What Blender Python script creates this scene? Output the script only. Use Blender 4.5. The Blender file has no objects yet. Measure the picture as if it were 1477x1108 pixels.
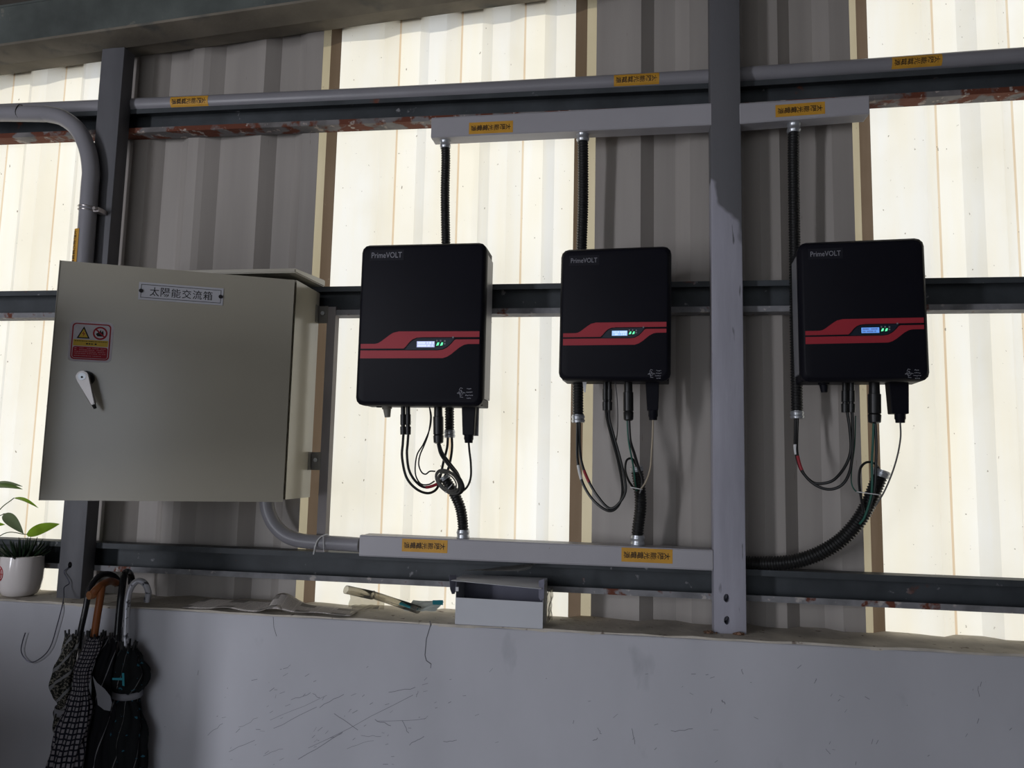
import bpy, bmesh, math, random
from mathutils import Vector, Matrix
random.seed(7)
S = bpy.context.scene
COL = S.collection

# ------------------------------------------------------------------ camera
CAM = Vector((0.0, -2.4, 1.55))
FPX, CX, CY = 1080.0, 738.5, 554.0
YAW, PIT, ROL = map(math.radians, (-8.539, 6.0884, 1.2446))
fw = Vector((math.sin(YAW), math.cos(YAW), 0)); rt = Vector((math.cos(YAW), -math.sin(YAW), 0)); up = Vector((0, 0, 1))
fwd = fw*math.cos(PIT) + up*math.sin(PIT); up2 = up*math.cos(PIT) - fw*math.sin(PIT)
RT = rt*math.cos(ROL) + up2*math.sin(ROL); UP = up2*math.cos(ROL) - rt*math.sin(ROL)
cd = bpy.data.cameras.new('camera'); cam = bpy.data.objects.new('camera', cd); COL.objects.link(cam)
cd.sensor_width = 36; cd.lens = 36*FPX/1477; cd.clip_start = .02
mw = Matrix((RT, UP, -fwd)).transposed().to_4x4(); mw.translation = CAM
cam.matrix_world = mw
S.camera = cam

def at(px, py, Y):
    """point of the real plane Y = const that shows at this place of the photograph"""
    d = RT*((px-CX)/FPX) - UP*((py-CY)/FPX) + fwd
    return CAM + d*((Y-CAM.y)/d.y)

# ------------------------------------------------------------------ world, sun, exposure
S.view_settings.view_transform = 'Standard'; S.view_settings.look = 'None'
S.view_settings.gamma = 1; S.view_settings.use_curve_mapping = False
S.view_settings.exposure = 0.0
SKY, SUN = 1.3, 2.0
w = bpy.data.worlds.new('sky'); S.world = w; w.use_nodes = True
w.node_tree.nodes['Background'].inputs[0].default_value = (.80, .88, 1.0, 1)
w.node_tree.nodes['Background'].inputs[1].default_value = SKY
sl = bpy.data.lights.new('sun', 'SUN'); sl.energy = SUN; sl.color = (1, .93, .80); sl.angle = .009
so = bpy.data.objects.new('sun', sl); COL.objects.link(so)
so.rotation_euler = Vector((-.22, .72, .66)).to_track_quat('Z', 'Y').to_euler()

def daylight(name, loc, rot, sx, sy, power, col):
    l = bpy.data.lights.new(name, 'AREA'); l.shape = 'RECTANGLE'; l.size = sx; l.size_y = sy
    l.energy = power; l.color = col
    o = bpy.data.objects.new(name, l); COL.objects.link(o); o.location = loc; o.rotation_euler = rot
# daylight through the tall side window (left, well in front of the wall) and the open front behind the viewer
daylight('window_daylight', (-3.5, -4.2, 1.6), Vector((-3.3, -4.2, 0)).normalized().to_track_quat('Z', 'Y').to_euler(), .30, 2.3, 83, (.90, .92, 1))
daylight('front_daylight', (-1.8, -6.9, 1.5), (math.pi/2, 0, 0), 4.0, 2.4, 26, (.90, .93, 1))

# ------------------------------------------------------------------ materials
def mat(name, col, rough=.5, metal=0, spec=.35, var=.12, vs=5, stretch=(1, 1, 1), bump=0, bs=80,
        spots=None, spots2=None, emit=None, trans=0, alpha=1, ior=1.45):
    m = bpy.data.materials.new(name); m.use_nodes = True
    nt = m.node_tree; b = nt.nodes['Principled BSDF']; L = nt.links.new
    b.inputs['Roughness'].default_value = rough; b.inputs['Metallic'].default_value = metal
    b.inputs['Specular IOR Level'].default_value = spec; b.inputs['IOR'].default_value = ior
    b.inputs['Transmission Weight'].default_value = trans; b.inputs['Alpha'].default_value = alpha
    tc = nt.nodes.new('ShaderNodeTexCoord'); mp = nt.nodes.new('ShaderNodeMapping'); mp.inputs['Scale'].default_value = stretch
    L(tc.outputs['Object'], mp.inputs['Vector'])
    def noise(scale, detail=4):
        n = nt.nodes.new('ShaderNodeTexNoise'); n.inputs['Scale'].default_value = scale; n.inputs['Detail'].default_value = detail
        L(mp.outputs[0], n.inputs['Vector']); return n.outputs['Fac']
    def mix(fac, a, c):
        x = nt.nodes.new('ShaderNodeMix'); x.data_type = 'RGBA'
        L(fac, x.inputs[0])
        for s, v in ((x.inputs[6], a), (x.inputs[7], c)):
            if isinstance(v, tuple): s.default_value = (*v[:3], 1)
            else: L(v, s)
        return x.outputs[2]
    def ramp(f, lo, hi):
        r = nt.nodes.new('ShaderNodeMapRange'); r.inputs[1].default_value = lo; r.inputs[2].default_value = hi
        L(f, r.inputs[0]); return r.outputs[0]
    c = mix(ramp(noise(vs), .3, .7), tuple(x*(1-var) for x in col), tuple(min(1, x*(1+var)) for x in col))
    for sp in (spots, spots2):
        if sp:
            sc, th, colr = sp[:3]
            c = mix(ramp(noise(sc, 6), th, th+(sp[3] if len(sp) > 3 else .05)), c, colr)
    L(c, b.inputs['Base Color'])
    if bump:
        bn = nt.nodes.new('ShaderNodeBump'); bn.inputs['Strength'].default_value = bump; bn.inputs['Distance'].default_value = .004
        L(noise(bs), bn.inputs['Height']); L(bn.outputs[0], b.inputs['Normal'])
    if emit:
        b.inputs['Emission Color'].default_value = (*emit[:3], 1); b.inputs['Emission Strength'].default_value = emit[3]
    return m

def frp(name, c1, c2, trans=.72):
    m = bpy.data.materials.new(name); m.use_nodes = True; nt = m.node_tree; L = nt.links.new
    nt.nodes.remove(nt.nodes['Principled BSDF']); out = nt.nodes['Material Output']
    tc = nt.nodes.new('ShaderNodeTexCoord')
    def noise(scale, st, detail=5):
        mp = nt.nodes.new('ShaderNodeMapping'); mp.inputs['Scale'].default_value = st; L(tc.outputs['Object'], mp.inputs[0])
        n = nt.nodes.new('ShaderNodeTexNoise'); n.inputs['Scale'].default_value = scale; n.inputs['Detail'].default_value = detail
        L(mp.outputs[0], n.inputs['Vector']); return n.outputs['Fac']
    def ramp(f, lo, hi):
        r = nt.nodes.new('ShaderNodeMapRange'); r.inputs[1].default_value = lo; r.inputs[2].default_value = hi; L(f, r.inputs[0]); return r.outputs[0]
    def mix(f, a, c):
        x = nt.nodes.new('ShaderNodeMix'); x.data_type = 'RGBA'; L(f, x.inputs[0])
        for s, v in ((x.inputs[6], a), (x.inputs[7], c)):
            if isinstance(v, tuple): s.default_value = (*v, 1)
            else: L(v, s)
        return x.outputs[2]
    c = mix(ramp(noise(9, (1, 1, .12)), .35, .65), c1, c2)
    c = mix(ramp(noise(2.2, (1, 1, 1)), .45, .75), c, tuple(x*.93 for x in c1))
    c = mix(ramp(noise(85, (1, 1, .7), 2), .73, .78), c, (.32, .27, .2))
    d = nt.nodes.new('ShaderNodeBsdfDiffuse'); t = nt.nodes.new('ShaderNodeBsdfTranslucent'); ms = nt.nodes.new('ShaderNodeMixShader')
    L(c, d.inputs[0]); L(c, t.inputs[0]); ms.inputs[0].default_value = trans
    L(d.outputs[0], ms.inputs[1]); L(t.outputs[0], ms.inputs[2]); L(ms.outputs[0], out.inputs[0])
    return m

RUST = (.13, .04, .022)
m_wall = mat('grey_plaster', (.455, .455, .49), .85, var=.09, vs=2.6, stretch=(1, 1, .5), bump=.25, bs=25, spots=(7, .66, (.31, .31, .34), .12), spots2=(60, .76, (.25, .25, .27)))
m_sill = mat('dusty_mortar', (.50, .46, .40), .9, var=.2, vs=12, bump=.5, bs=60, spots=(30, .64, (.2, .16, .13)))
m_floor = mat('concrete_floor', (.32, .31, .30), .8, bump=.2)
m_roofm = mat('dull_roof_sheet', (.17, .15, .135), .8)
m_side = mat('side_wall_grey', (.30, .30, .31), .85)
m_clad = mat('faded_beige_cladding', (.335, .308, .285), .5, var=.1, vs=3, stretch=(4, 4, .25), spots=(45, .73, (.16, .13, .11)), bump=.05, bs=15)
m_frp = frp('translucent_sheet_cream', (.93, .875, .735), (.94, .92, .86))
m_frps = frp('translucent_sheet_stained', (.80, .62, .42), (.88, .76, .58), .6)
m_steel = mat('dark_painted_steel', (.048, .054, .060), .55, var=.25, vs=9, bump=.15, bs=60, spots=(22, .68, (.24, .24, .25)), spots2=(11, .69, RUST, .06))
m_rusty = mat('rusted_flange_paint', (.17, .16, .16), .8, var=.3, vs=14, bump=.7, bs=45, spots=(13, .47, RUST, .06), spots2=(34, .60, (.36, .31, .28), .05))
m_chip = mat('chipped_grey_flange', (.20, .20, .21), .75, var=.3, vs=16, bump=.4, bs=60, spots=(16, .60, RUST, .05), spots2=(26, .62, (.40, .37, .35), .05))
m_post = mat('dark_grey_post_paint', (.115, .115, .125), .5, var=.2, vs=5, stretch=(2, 2, .6), bump=.12, bs=50, spots=(10, .66, (.22, .22, .24), .1))
m_postl = mat('scraped_lilac_post_paint', (.33, .325, .375), .6, var=.12, vs=6, stretch=(4, 4, .5), bump=.12, bs=50, spots=(12, .66, (.13, .13, .14), .05), spots2=(5, .68, (.36, .34, .34), .08))
m_rafter = mat('weathered_green_grey_steel', (.075, .085, .08), .65, var=.35, vs=6, bump=.2, spots=(14, .66, (.26, .23, .19), .1))
m_flange = mat('tan_weathered_flange', (.17, .15, .12), .8, var=.3, vs=5, bump=.2, spots=(9, .58, (.10, .10, .09), .15))
m_pvc = mat('grey_pvc', (.235, .23, .25), .33, var=.06, vs=6, spots=(50, .74, (.32, .31, .3)))
m_trunk = mat('light_grey_trunking', (.36, .35, .375), .45, var=.05, vs=4, spots=(60, .75, (.25, .23, .2)))
m_cab = mat('cream_enclosure_paint', (.40, .37, .30), .2, spec=.8, var=.04, vs=3, bump=.03, bs=90)
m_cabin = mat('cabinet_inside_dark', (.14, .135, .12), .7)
m_gask = mat('black_gasket', (.03, .028, .02), .6)
m_black = mat('matt_black_plastic', (.006, .006, .010), .5, var=.1, spec=.13, bump=.05, bs=300)
m_blackg = mat('glossy_black_plastic', (.012, .012, .012), .36, var=.1, spec=.4)
m_alu = mat('grey_aluminium_side', (.25, .25, .27), .4, metal=.2, var=.06)
m_red = mat('dark_red_print', (.34, .022, .035), .45, var=.06)
m_red2 = mat('warning_red_print', (.34, .015, .03), .6)
m_panel = mat('navy_display_panel', (.012, .018, .03), .25)
m_disp1 = mat('pale_lilac_display', (.3, .32, .5), .3, emit=(.42, .46, .74, .85))
m_disp2 = mat('light_blue_display', (.2, .35, .6), .3, emit=(.30, .50, .85, .85))
m_disp3 = mat('blue_display', (.1, .25, .6), .3, emit=(.12, .30, .78, .85))
m_dtext = mat('display_text', (.5, .6, .8), .4, emit=(.75, .85, .95, .8))
m_dtextd = mat('display_text_dark', (.1, .15, .35), .4, emit=(.1, .16, .42, .5))
m_led = mat('green_indicator', (.1, .7, .3), .3, emit=(.10, .85, .32, 1.5))
m_logo = mat('grey_print', (.22, .22, .25), .6)
m_logob = mat('logo_backing', (.012, .012, .017), .5, spec=.15)
m_zinc = mat('zinc_fitting', (.50, .52, .55), .32, metal=.75, var=.15, vs=40)
m_chrome = mat('chrome', (.42, .39, .38), .3, metal=.8, var=.1)
m_cable = mat('black_cable', (.012, .012, .012), .38)
m_cableg = mat('grey_cable', (.10, .097, .09), .5)
m_cablegr = mat('green_wire', (.015, .09, .065), .4)
m_cableb = mat('beige_cable', (.32, .27, .20), .5)
m_cablered = mat('red_band', (.28, .02, .03), .5)
m_white = mat('white_plastic', (.62, .62, .62), .5)
m_orange = mat('orange_sticker', (.56, .29, .035), .5, var=.08, vs=30)
m_ink = mat('black_ink', (.012, .010, .012), .6)
m_plate = mat('white_name_plate', (.50, .50, .54), .4, var=.03)
m_stick = mat('white_sticker', (.60, .57, .62), .5, var=.06, vs=60)
m_yel = mat('yellow_print', (.62, .42, .045), .5)
m_pink = mat('pale_red_print', (.55, .25, .28), .5)
m_knob = mat('grey_knob', (.17, .16, .135), .5)
m_pot = mat('white_glazed_ceramic', (.78, .73, .71), .14, var=.03, spec=.6)
m_soil = mat('dark_soil', (.03, .022, .016), .9, bump=1, bs=90)
m_redm = mat('red_pot_print', (.50, .035, .04), .35)
m_card = mat('white_card', (.50, .51, .54), .75, var=.03)
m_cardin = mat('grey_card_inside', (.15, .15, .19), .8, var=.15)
m_wood = mat('orange_brown_wood', (.24, .075, .022), .4, var=.2, vs=20, stretch=(1, 1, .2))
m_silver = mat('silver_worn_handle', (.46, .46, .50), .35, metal=.4, var=.12, spots=(55, .6, (.06, .06, .07)))
m_blkh = mat('black_lacquer_handle', (.012, .012, .014), .2)
m_wire = mat('dark_wire', (.10, .10, .13), .4, metal=.7)
m_teal = mat('teal_print', (.03, .22, .26), .5)
def clearmat(name, tint, refl, haze=.25):
    """thin clear plastic: light passes straight through, edges and glints reflect"""
    m = bpy.data.materials.new(name); m.use_nodes = True; nt = m.node_tree; L = nt.links.new
    nt.nodes.remove(nt.nodes['Principled BSDF'])
    t = nt.nodes.new('ShaderNodeBsdfTransparent'); t.inputs[0].default_value = (*tint, 1)
    g = nt.nodes.new('ShaderNodeBsdfGlossy'); g.inputs['Roughness'].default_value = .2; g.inputs[0].default_value = (.8, .8, .8, 1)
    f = nt.nodes.new('ShaderNodeLayerWeight'); f.inputs['Blend'].default_value = refl
    h = nt.nodes.new('ShaderNodeBsdfTranslucent'); h.inputs[0].default_value = (.8, .8, .78, 1)
    y = nt.nodes.new('ShaderNodeMixShader'); y.inputs[0].default_value = haze; L(t.outputs[0], y.inputs[1]); L(h.outputs[0], y.inputs[2])
    x = nt.nodes.new('ShaderNodeMixShader'); L(f.outputs['Fresnel'], x.inputs[0]); L(y.outputs[0], x.inputs[1]); L(g.outputs[0], x.inputs[2])
    L(x.outputs[0], nt.nodes['Material Output'].inputs[0]); return m
m_clear = clearmat('clear_plastic', (.87, .85, .80), .05)
m_film = clearmat('clear_film', (.93, .92, .89), .06)

def leafmat(name, col, rough=.4, tr=.5):
    m = bpy.data.materials.new(name); m.use_nodes = True; nt = m.node_tree; L = nt.links.new
    b = nt.nodes['Principled BSDF']; b.inputs['Base Color'].default_value = (*col, 1); b.inputs['Roughness'].default_value = rough
    t = nt.nodes.new('ShaderNodeBsdfTranslucent')
    n = nt.nodes.new('ShaderNodeTexNoise'); n.inputs['Scale'].default_value = 60
    x = nt.nodes.new('ShaderNodeMix'); x.data_type = 'RGBA'; L(n.outputs['Fac'], x.inputs[0])
    x.inputs[6].default_value = (*[c*.8 for c in col], 1); x.inputs[7].default_value = (*[min(1, c*1.25) for c in col], 1)
    L(x.outputs[2], b.inputs['Base Color']); L(x.outputs[2], t.inputs[0])
    ms = nt.nodes.new('ShaderNodeMixShader'); ms.inputs[0].default_value = tr
    L(b.outputs[0], ms.inputs[1]); L(t.outputs[0], ms.inputs[2]); L(ms.outputs[0], nt.nodes['Material Output'].inputs[0])
    return m
m_leaf = leafmat('bright_green_leaf', (.25, .42, .03), .35, .6)
m_leafd = leafmat('mid_green_leaf', (.12, .20, .05), .35, .45)
m_leafg = leafmat('grey_green_leaf', (.16, .21, .11), .4, .4)
m_stem = leafmat('green_stem', (.08, .12, .04), .5, .2)
m_spike = mat('dark_green_succulent', (.012, .026, .012), .35, var=.3, vs=60)

def uvmat(name, build):
    m = bpy.data.materials.new(name); m.use_nodes = True; nt = m.node_tree
    uv = nt.nodes.new('ShaderNodeUVMap'); sx = nt.nodes.new('ShaderNodeSeparateXYZ'); nt.links.new(uv.outputs[0], sx.inputs[0])
    b = nt.nodes['Principled BSDF']; b.inputs['Roughness'].default_value = .8; b.inputs['Specular IOR Level'].default_value = .15
    def math_(op, a, c=None):
        n = nt.nodes.new('ShaderNodeMath'); n.operation = op
        for i, v in enumerate((a, c)):
            if v is None: continue
            if isinstance(v, (int, float)): n.inputs[i].default_value = v
            else: nt.links.new(v, n.inputs[i])
        return n.outputs[0]
    def mix(f, a, c):
        x = nt.nodes.new('ShaderNodeMix'); x.data_type = 'RGBA'; nt.links.new(f, x.inputs[0])
        for s, v in ((x.inputs[6], a), (x.inputs[7], c)):
            if isinstance(v, tuple): s.default_value = (*v, 1)
            else: nt.links.new(v, s)
        return x.outputs[2]
    def noise(sc, st=(1, 1, 1)):
        mp = nt.nodes.new('ShaderNodeMapping'); mp.inputs['Scale'].default_value = st; nt.links.new(uv.outputs[0], mp.inputs[0])
        n = nt.nodes.new('ShaderNodeTexNoise'); n.inputs['Scale'].default_value = sc; nt.links.new(mp.outputs[0], n.inputs[0]); return n.outputs['Fac']
    nt.links.new(build(sx.outputs[0], sx.outputs[1], math_, mix, noise), b.inputs['Base Color'])
    return m
def b_plaid(u, v, M, X, N):
    a = M('LESS_THAN', M('FRACT', M('MULTIPLY', u, 22)), .38); c = M('LESS_THAN', M('FRACT', M('MULTIPLY', v, 40)), .34)
    return X(M('MAXIMUM', a, c), (.20, .185, .20), (.008, .008, .014))
def b_pattern(u, v, M, X, N):
    n = X(M('GREATER_THAN', N(34, (1, 1.6, 1)), .54), (.014, .014, .012), (.13, .12, .10))
    s = M('LESS_THAN', M('FRACT', M('ADD', M('MULTIPLY', v, 7), M('MULTIPLY', u, 4))), .2)
    return X(s, n, (.16, .16, .165))
def b_black(u, v, M, X, N):
    s = M('LESS_THAN', M('FRACT', M('ADD', M('MULTIPLY', v, 3.1), M('MULTIPLY', u, 4))), .045)
    return X(s, (.005, .005, .007), (.16, .16, .17))
def b_cyan(u, v, M, X, N):
    n = X(M('GREATER_THAN', N(16, (1, 2, 1)), .67), (.006, .007, .008), (.02, .09, .13))
    s = M('LESS_THAN', M('FRACT', M('ADD', M('MULTIPLY', v, 2.3), M('MULTIPLY', u, 5))), .03)
    return X(s, n, (.13, .13, .13))
def b_news(u, v, M, X, N):
    ln = M('LESS_THAN', M('FRACT', M('MULTIPLY', v, 46)), .5)
    col = M('GREATER_THAN', M('FRACT', M('MULTIPLY', u, 7)), .08)
    txt = M('MULTIPLY', M('MULTIPLY', ln, col), M('GREATER_THAN', N(80), .46))
    c = X(txt, (.66, .61, .57), (.36, .33, .32))
    ph = M('MULTIPLY', M('LESS_THAN', M('FRACT', M('ADD', M('MULTIPLY', u, 2.3), .25)), .40), M('LESS_THAN', M('FRACT', M('ADD', M('MULTIPLY', v, 1.4), .1)), .42))
    return X(ph, c, (.26, .24, .22))
m_plaid = uvmat('plaid_cloth', b_plaid); m_patt = uvmat('patterned_cloth', b_pattern)
m_blkc = uvmat('black_cloth', b_black); m_cyan = uvmat('black_cyan_cloth', b_cyan); m_news = uvmat('newsprint', b_news)
m_greycl = mat('grey_cloth', (.19, .19, .21), .85)
m_cyanp = mat('cyan_cloth_print', (.03, .22, .27), .8)

# ------------------------------------------------------------------ mesh helpers
WM = {}
def root(name, loc, label, cat, group=None, rot=None):
    o = bpy.data.objects.new(name, None); COL.objects.link(o); o.empty_display_size = .05
    m = Matrix.Translation(Vector(loc))
    if rot: m = m @ rot.to_4x4()
    o.matrix_world = m; WM[o] = m
    tag(o, label, cat, group); return o
def tag(o, label, cat, group=None):
    o['label'] = label; o['category'] = cat
    if group: o['group'] = group
    return o
def obj(name, bm, mats, parent=None, local=False, smooth=False, kind=None, label=None, data=None):
    """one mesh object; geometry is given in world space unless local"""
    if data is None:
        if parent is not None and not local: bm.transform(WM[parent].inverted())
        off = Vector((0, 0, 0))
        if parent is None:
            xs = [v.co for v in bm.verts]
            off = Vector([(min(c[i] for c in xs)+max(c[i] for c in xs))/2 for i in (0, 1)] + [min(c[2] for c in xs)])
            bmesh.ops.translate(bm, verts=bm.verts, vec=-off)
        bmesh.ops.recalc_face_normals(bm, faces=bm.faces)
        me = bpy.data.meshes.new(name); bm.to_mesh(me); bm.free()
        for m in (mats if isinstance(mats, (list, tuple)) else [mats]): me.materials.append(m)
        if smooth:
            for p in me.polygons: p.use_smooth = True
            if smooth != 'all':
                me.set_sharp_from_angle(angle=math.radians(38))
    else: me, off = data, Vector((0, 0, 0))
    o = bpy.data.objects.new(name, me); COL.objects.link(o)
    if parent is not None: o.parent = parent; WM[o] = WM[parent].copy()
    else: o.location = off; WM[o] = Matrix.Translation(off)
    if kind: o['kind'] = kind
    if label: o['label'] = label
    return o
def B(): return bmesh.new()
def box(bm, x0, x1, y0, y1, z0, z1, bev=0, mi=0):
    n0 = len(bm.faces)
    r = bmesh.ops.create_cube(bm, size=1)
    vs = r['verts']
    for v in vs:
        v.co = Vector((x0+(v.co.x+.5)*(x1-x0), y0+(v.co.y+.5)*(y1-y0), z0+(v.co.z+.5)*(z1-z0)))
    fs = list({f for v in vs for f in v.link_faces})
    for f in fs: f.material_index = mi
    if bev:
        es = list({e for v in vs for e in v.link_edges})
        bmesh.ops.bevel(bm, geom=es, offset=bev, segments=2, affect='EDGES', profile=.5)
    return vs
def spline(pts, n=8):
    """Catmull-Rom through pts"""
    P = [Vector(p) for p in pts]
    if len(P) < 3: return [P[0].lerp(P[-1], i/n) for i in range(n+1)]
    P = [P[0]*2-P[1]] + P + [P[-1]*2-P[-2]]
    out = []
    for i in range(1, len(P)-2):
        a, b, c, d = P[i-1:i+3]
        for k in range(n):
            t = k/n
            out.append(.5*((2*b) + (c-a)*t + (2*a-5*b+4*c-d)*t*t + (3*b-a-3*c+d)*t**3))
    out.append(P[-2]); return out
def resample(pts, step):
    out = [pts[0].copy()]; acc = 0
    for a, b in zip(pts, pts[1:]):
        l = (b-a).length; s = step-acc
        while s <= l and l > 0:
            out.append(a.lerp(b, s/l)); s += step
        acc = (acc+l) % step
    if (out[-1]-pts[-1]).length > step*.3: out.append(pts[-1].copy())
    return out
def sweep(bm, pts, rad, sides=10, cap=True, uv=False):
    """tube along pts; rad a number or f(i, arc)"""
    T = []
    for i in range(len(pts)):
        T.append((pts[min(i+1, len(pts)-1)]-pts[max(i-1, 0)]).normalized())
    ref = Vector((0, 1, 0)) if abs(T[0].y) < .9 else Vector((1, 0, 0))
    N = (ref - T[0]*ref.dot(T[0])).normalized(); rings = []; arc = 0
    for i, p in enumerate(pts):
        if i: arc += (p-pts[i-1]).length
        N = (N - T[i]*N.dot(T[i])).normalized(); Bn = T[i].cross(N)
        r = rad(i, arc) if callable(rad) else rad
        rings.append([bm.verts.new(p + (N*math.cos(a)+Bn*math.sin(a))*r) for a in (2*math.pi*k/sides for k in range(sides))])
    for a, b in zip(rings, rings[1:]):
        for k in range(sides): bm.faces.new((a[k], a[(k+1) % sides], b[(k+1) % sides], b[k]))
    if cap: bm.faces.new(rings[0][::-1]); bm.faces.new(rings[-1])
    return rings
def cyl(bm, p0, p1, r0, r1=None, sides=20):
    p0, p1 = Vector(p0), Vector(p1); r1 = r0 if r1 is None else r1
    sweep(bm, [p0, p1], lambda i, a: (r0, r1)[i], sides)
def lathe(bm, c, prof, sides=32):
    """prof: list of (r, z), around vertical axis at c"""
    rings = []
    for r, z in prof:
        rings.append([bm.verts.new((c[0]+r*math.cos(2*math.pi*k/sides), c[1]+r*math.sin(2*math.pi*k/sides), c[2]+z)) for k in range(sides)])
    for a, b in zip(rings, rings[1:]):
        for k in range(sides): bm.faces.new((a[k], a[(k+1) % sides], b[(k+1) % sides], b[k]))
    bm.faces.new(rings[0][::-1]); bm.faces.new(rings[-1])
def prism(bm, poly, y0, y1, mi=0):
    """polygon in x,z extruded from y0 (front) to y1"""
    a = [bm.verts.new((x, y0, z)) for x, z in poly]; b = [bm.verts.new((x, y1, z)) for x, z in poly]
    f = [bm.faces.new(a), bm.faces.new(b[::-1])]
    for i in range(len(poly)):
        j = (i+1) % len(poly); f.append(bm.faces.new((a[i], b[i], b[j], a[j])))
    for x in f: x.material_index = mi
def rrect(x0, x1, z0, z1, r, n=4):
    out = []
    for cx, cz, a0 in ((x1-r, z1-r, 0), (x0+r, z1-r, 90), (x0+r, z0+r, 180), (x1-r, z0+r, 270)):
        for k in range(n+1):
            a = math.radians(a0+90*k/n); out.append((cx+r*math.cos(a), cz+r*math.sin(a)))
    return out
def loft(bm, layers):
    """layers: list of (poly, y); first and last capped"""
    R = [[bm.verts.new((x, y, z)) for x, z in poly] for poly, y in layers]
    n = len(R[0])
    for a, b in zip(R, R[1:]):
        for i in range(n): bm.faces.new((a[i], a[(i+1) % n], b[(i+1) % n], b[i]))
    bm.faces.new(R[0]); bm.faces.new(R[-1][::-1])

# text: glyph outlines as flat meshes lying in x,z with y = 0 (facing -y)
_tc = {}
def glyph(s, bold=True):
    k = (s, bold)
    if k not in _tc:
        cu = bpy.data.curves.new('t', 'FONT'); cu.body = s; cu.size = 1; cu.resolution_u = 3; cu.align_x = 'LEFT'; cu.offset = .010 if bold and ord(s[0]) > 0x2e80 else .005
        o = bpy.data.objects.new('t', cu); COL.objects.link(o)
        dg = bpy.context.evaluated_depsgraph_get(); dg.update()
        me = bpy.data.meshes.new_from_object(o.evaluated_get(dg))
        bpy.data.objects.remove(o); bpy.data.curves.remove(cu)
        vs = [v.co.copy() for v in me.vertices]; fs = [tuple(p.vertices) for p in me.polygons]
        bpy.data.meshes.remove(me)
        if vs:
            x0, x1 = min(v.x for v in vs), max(v.x for v in vs); y0, y1 = min(v.y for v in vs), max(v.y for v in vs)
        else: x0 = x1 = y0 = y1 = 0
        _tc[k] = (vs, fs, (x0, x1, y0, y1))
    return _tc[k]
def put_text(bm, s, fn, mi=0, bold=True):
    """adds glyphs of s; fn maps normalised (u, v) of its bounding box (0..1) to a point"""
    vs, fs, (x0, x1, y0, y1) = glyph(s, bold)
    if not vs: return
    V = [bm.verts.new(fn((v.x-x0)/(x1-x0), (v.y-y0)/(y1-y0))) for v in vs]
    for f in fs:
        try:
            q = bm.faces.new([V[i] for i in f]); q.material_index = mi
        except ValueError: pass

# ------------------------------------------------------------------ setting: floor, walls, roof
SL = .072                                    # roof pitch
def struct(name, bm, m, **k):
    o = obj(name, bm, m, **k); o['kind'] = 'structure'; return o
b = B(); box(b, -3.6, 5, -7, .2, -.1, 0); struct('floor', b, m_floor)
b = B(); box(b, -40, 40, -40, 40, -.3, -.12); struct('floor_outside', b, mat('pale_ground', (.42, .39, .34), .9))
# roof follows the pitch; it stops just outside the cladding so its edge shades the top of the sheets
def roofz(x): return 3.245 + SL*(x+1.81)
b = B()
for (x, y, dz) in [(-3.7, -7.1, 0), (5.1, -7.1, 0), (5.1, .16, 0), (-3.7, .16, 0)]: b.verts.new((x, y, roofz(x)))
b.verts.ensure_lookup_table(); f = b.faces.new(b.verts[:]); r = bmesh.ops.extrude_face_region(b, geom=[f])
bmesh.ops.translate(b, verts=[v for v in r['geom'] if isinstance(v, bmesh.types.BMVert)], vec=(0, 0, .04)); struct('ceiling', b, m_roofm)
b = B(); box(b, -3.7, -3.6, -7, -4.45, 0, 3.09); box(b, -3.7, -3.6, -3.95, .2, 0, 3.09); box(b, -3.7, -3.6, -4.45, -3.95, 2.75, 3.09); box(b, -3.7, -3.6, -4.45, -3.95, 0, .4); struct('wall_left', b, m_side)
b = B(); box(b, 5, 5.1, -7, .2, 0, 3.7); struct('wall_right', b, m_side)
b = B(); box(b, -3.7, -3.6+.0, -7.1, -7, 0, 3.09); box(b, .4, 5.1, -7.1, -7, 0, 3.4); box(b, -3.6, .4, -7.1, -7, 2.8, 3.09); struct('wall_front', b, m_side)

# added unseen blocker left of view, shaped to shade low wall and cabinet door
b = B(); box(b, -2.75, -1.78, -1.06, -.98, 0, 1.11); box(b, -2.05, -1.88, -1.06, -.98, 1.11, 1.40); box(b, -2.05, -1.52, -1.06, -.98, 1.40, 2.03); struct('shade_blocker', b, m_side)
# the low masonry wall with its ledge; cladding sheets are its upper pieces
SILL = 1.067
WALL = B(); box(WALL, -3.6, 5, -.13, .2, 0, SILL-.006, bev=.006)
wall = struct('wall_back', WALL, m_wall)
b = B(); n = 120                              # worn uneven mortar cap of the ledge
V = []
for i in range(n+1):
    x = -3.58+8.56*i/n; e = random.uniform(-.003, .003)
    V.append([b.verts.new((x, -.127+e, SILL-.010)), b.verts.new((x, -.124+e, SILL-.001+random.uniform(-.002, .002))), b.verts.new((x, -.03, SILL+random.uniform(-.002, .0015))), b.verts.new((x, .15, SILL)), b.verts.new((x, .15, SILL-.012))])
for a, c in zip(V, V[1:]):
    for k in range(4): b.faces.new((a[k], a[k+1], c[k+1], c[k]))
ledge = obj('ledge', b, m_sill, wall, label='dusty beige mortar top of the low wall')
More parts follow.
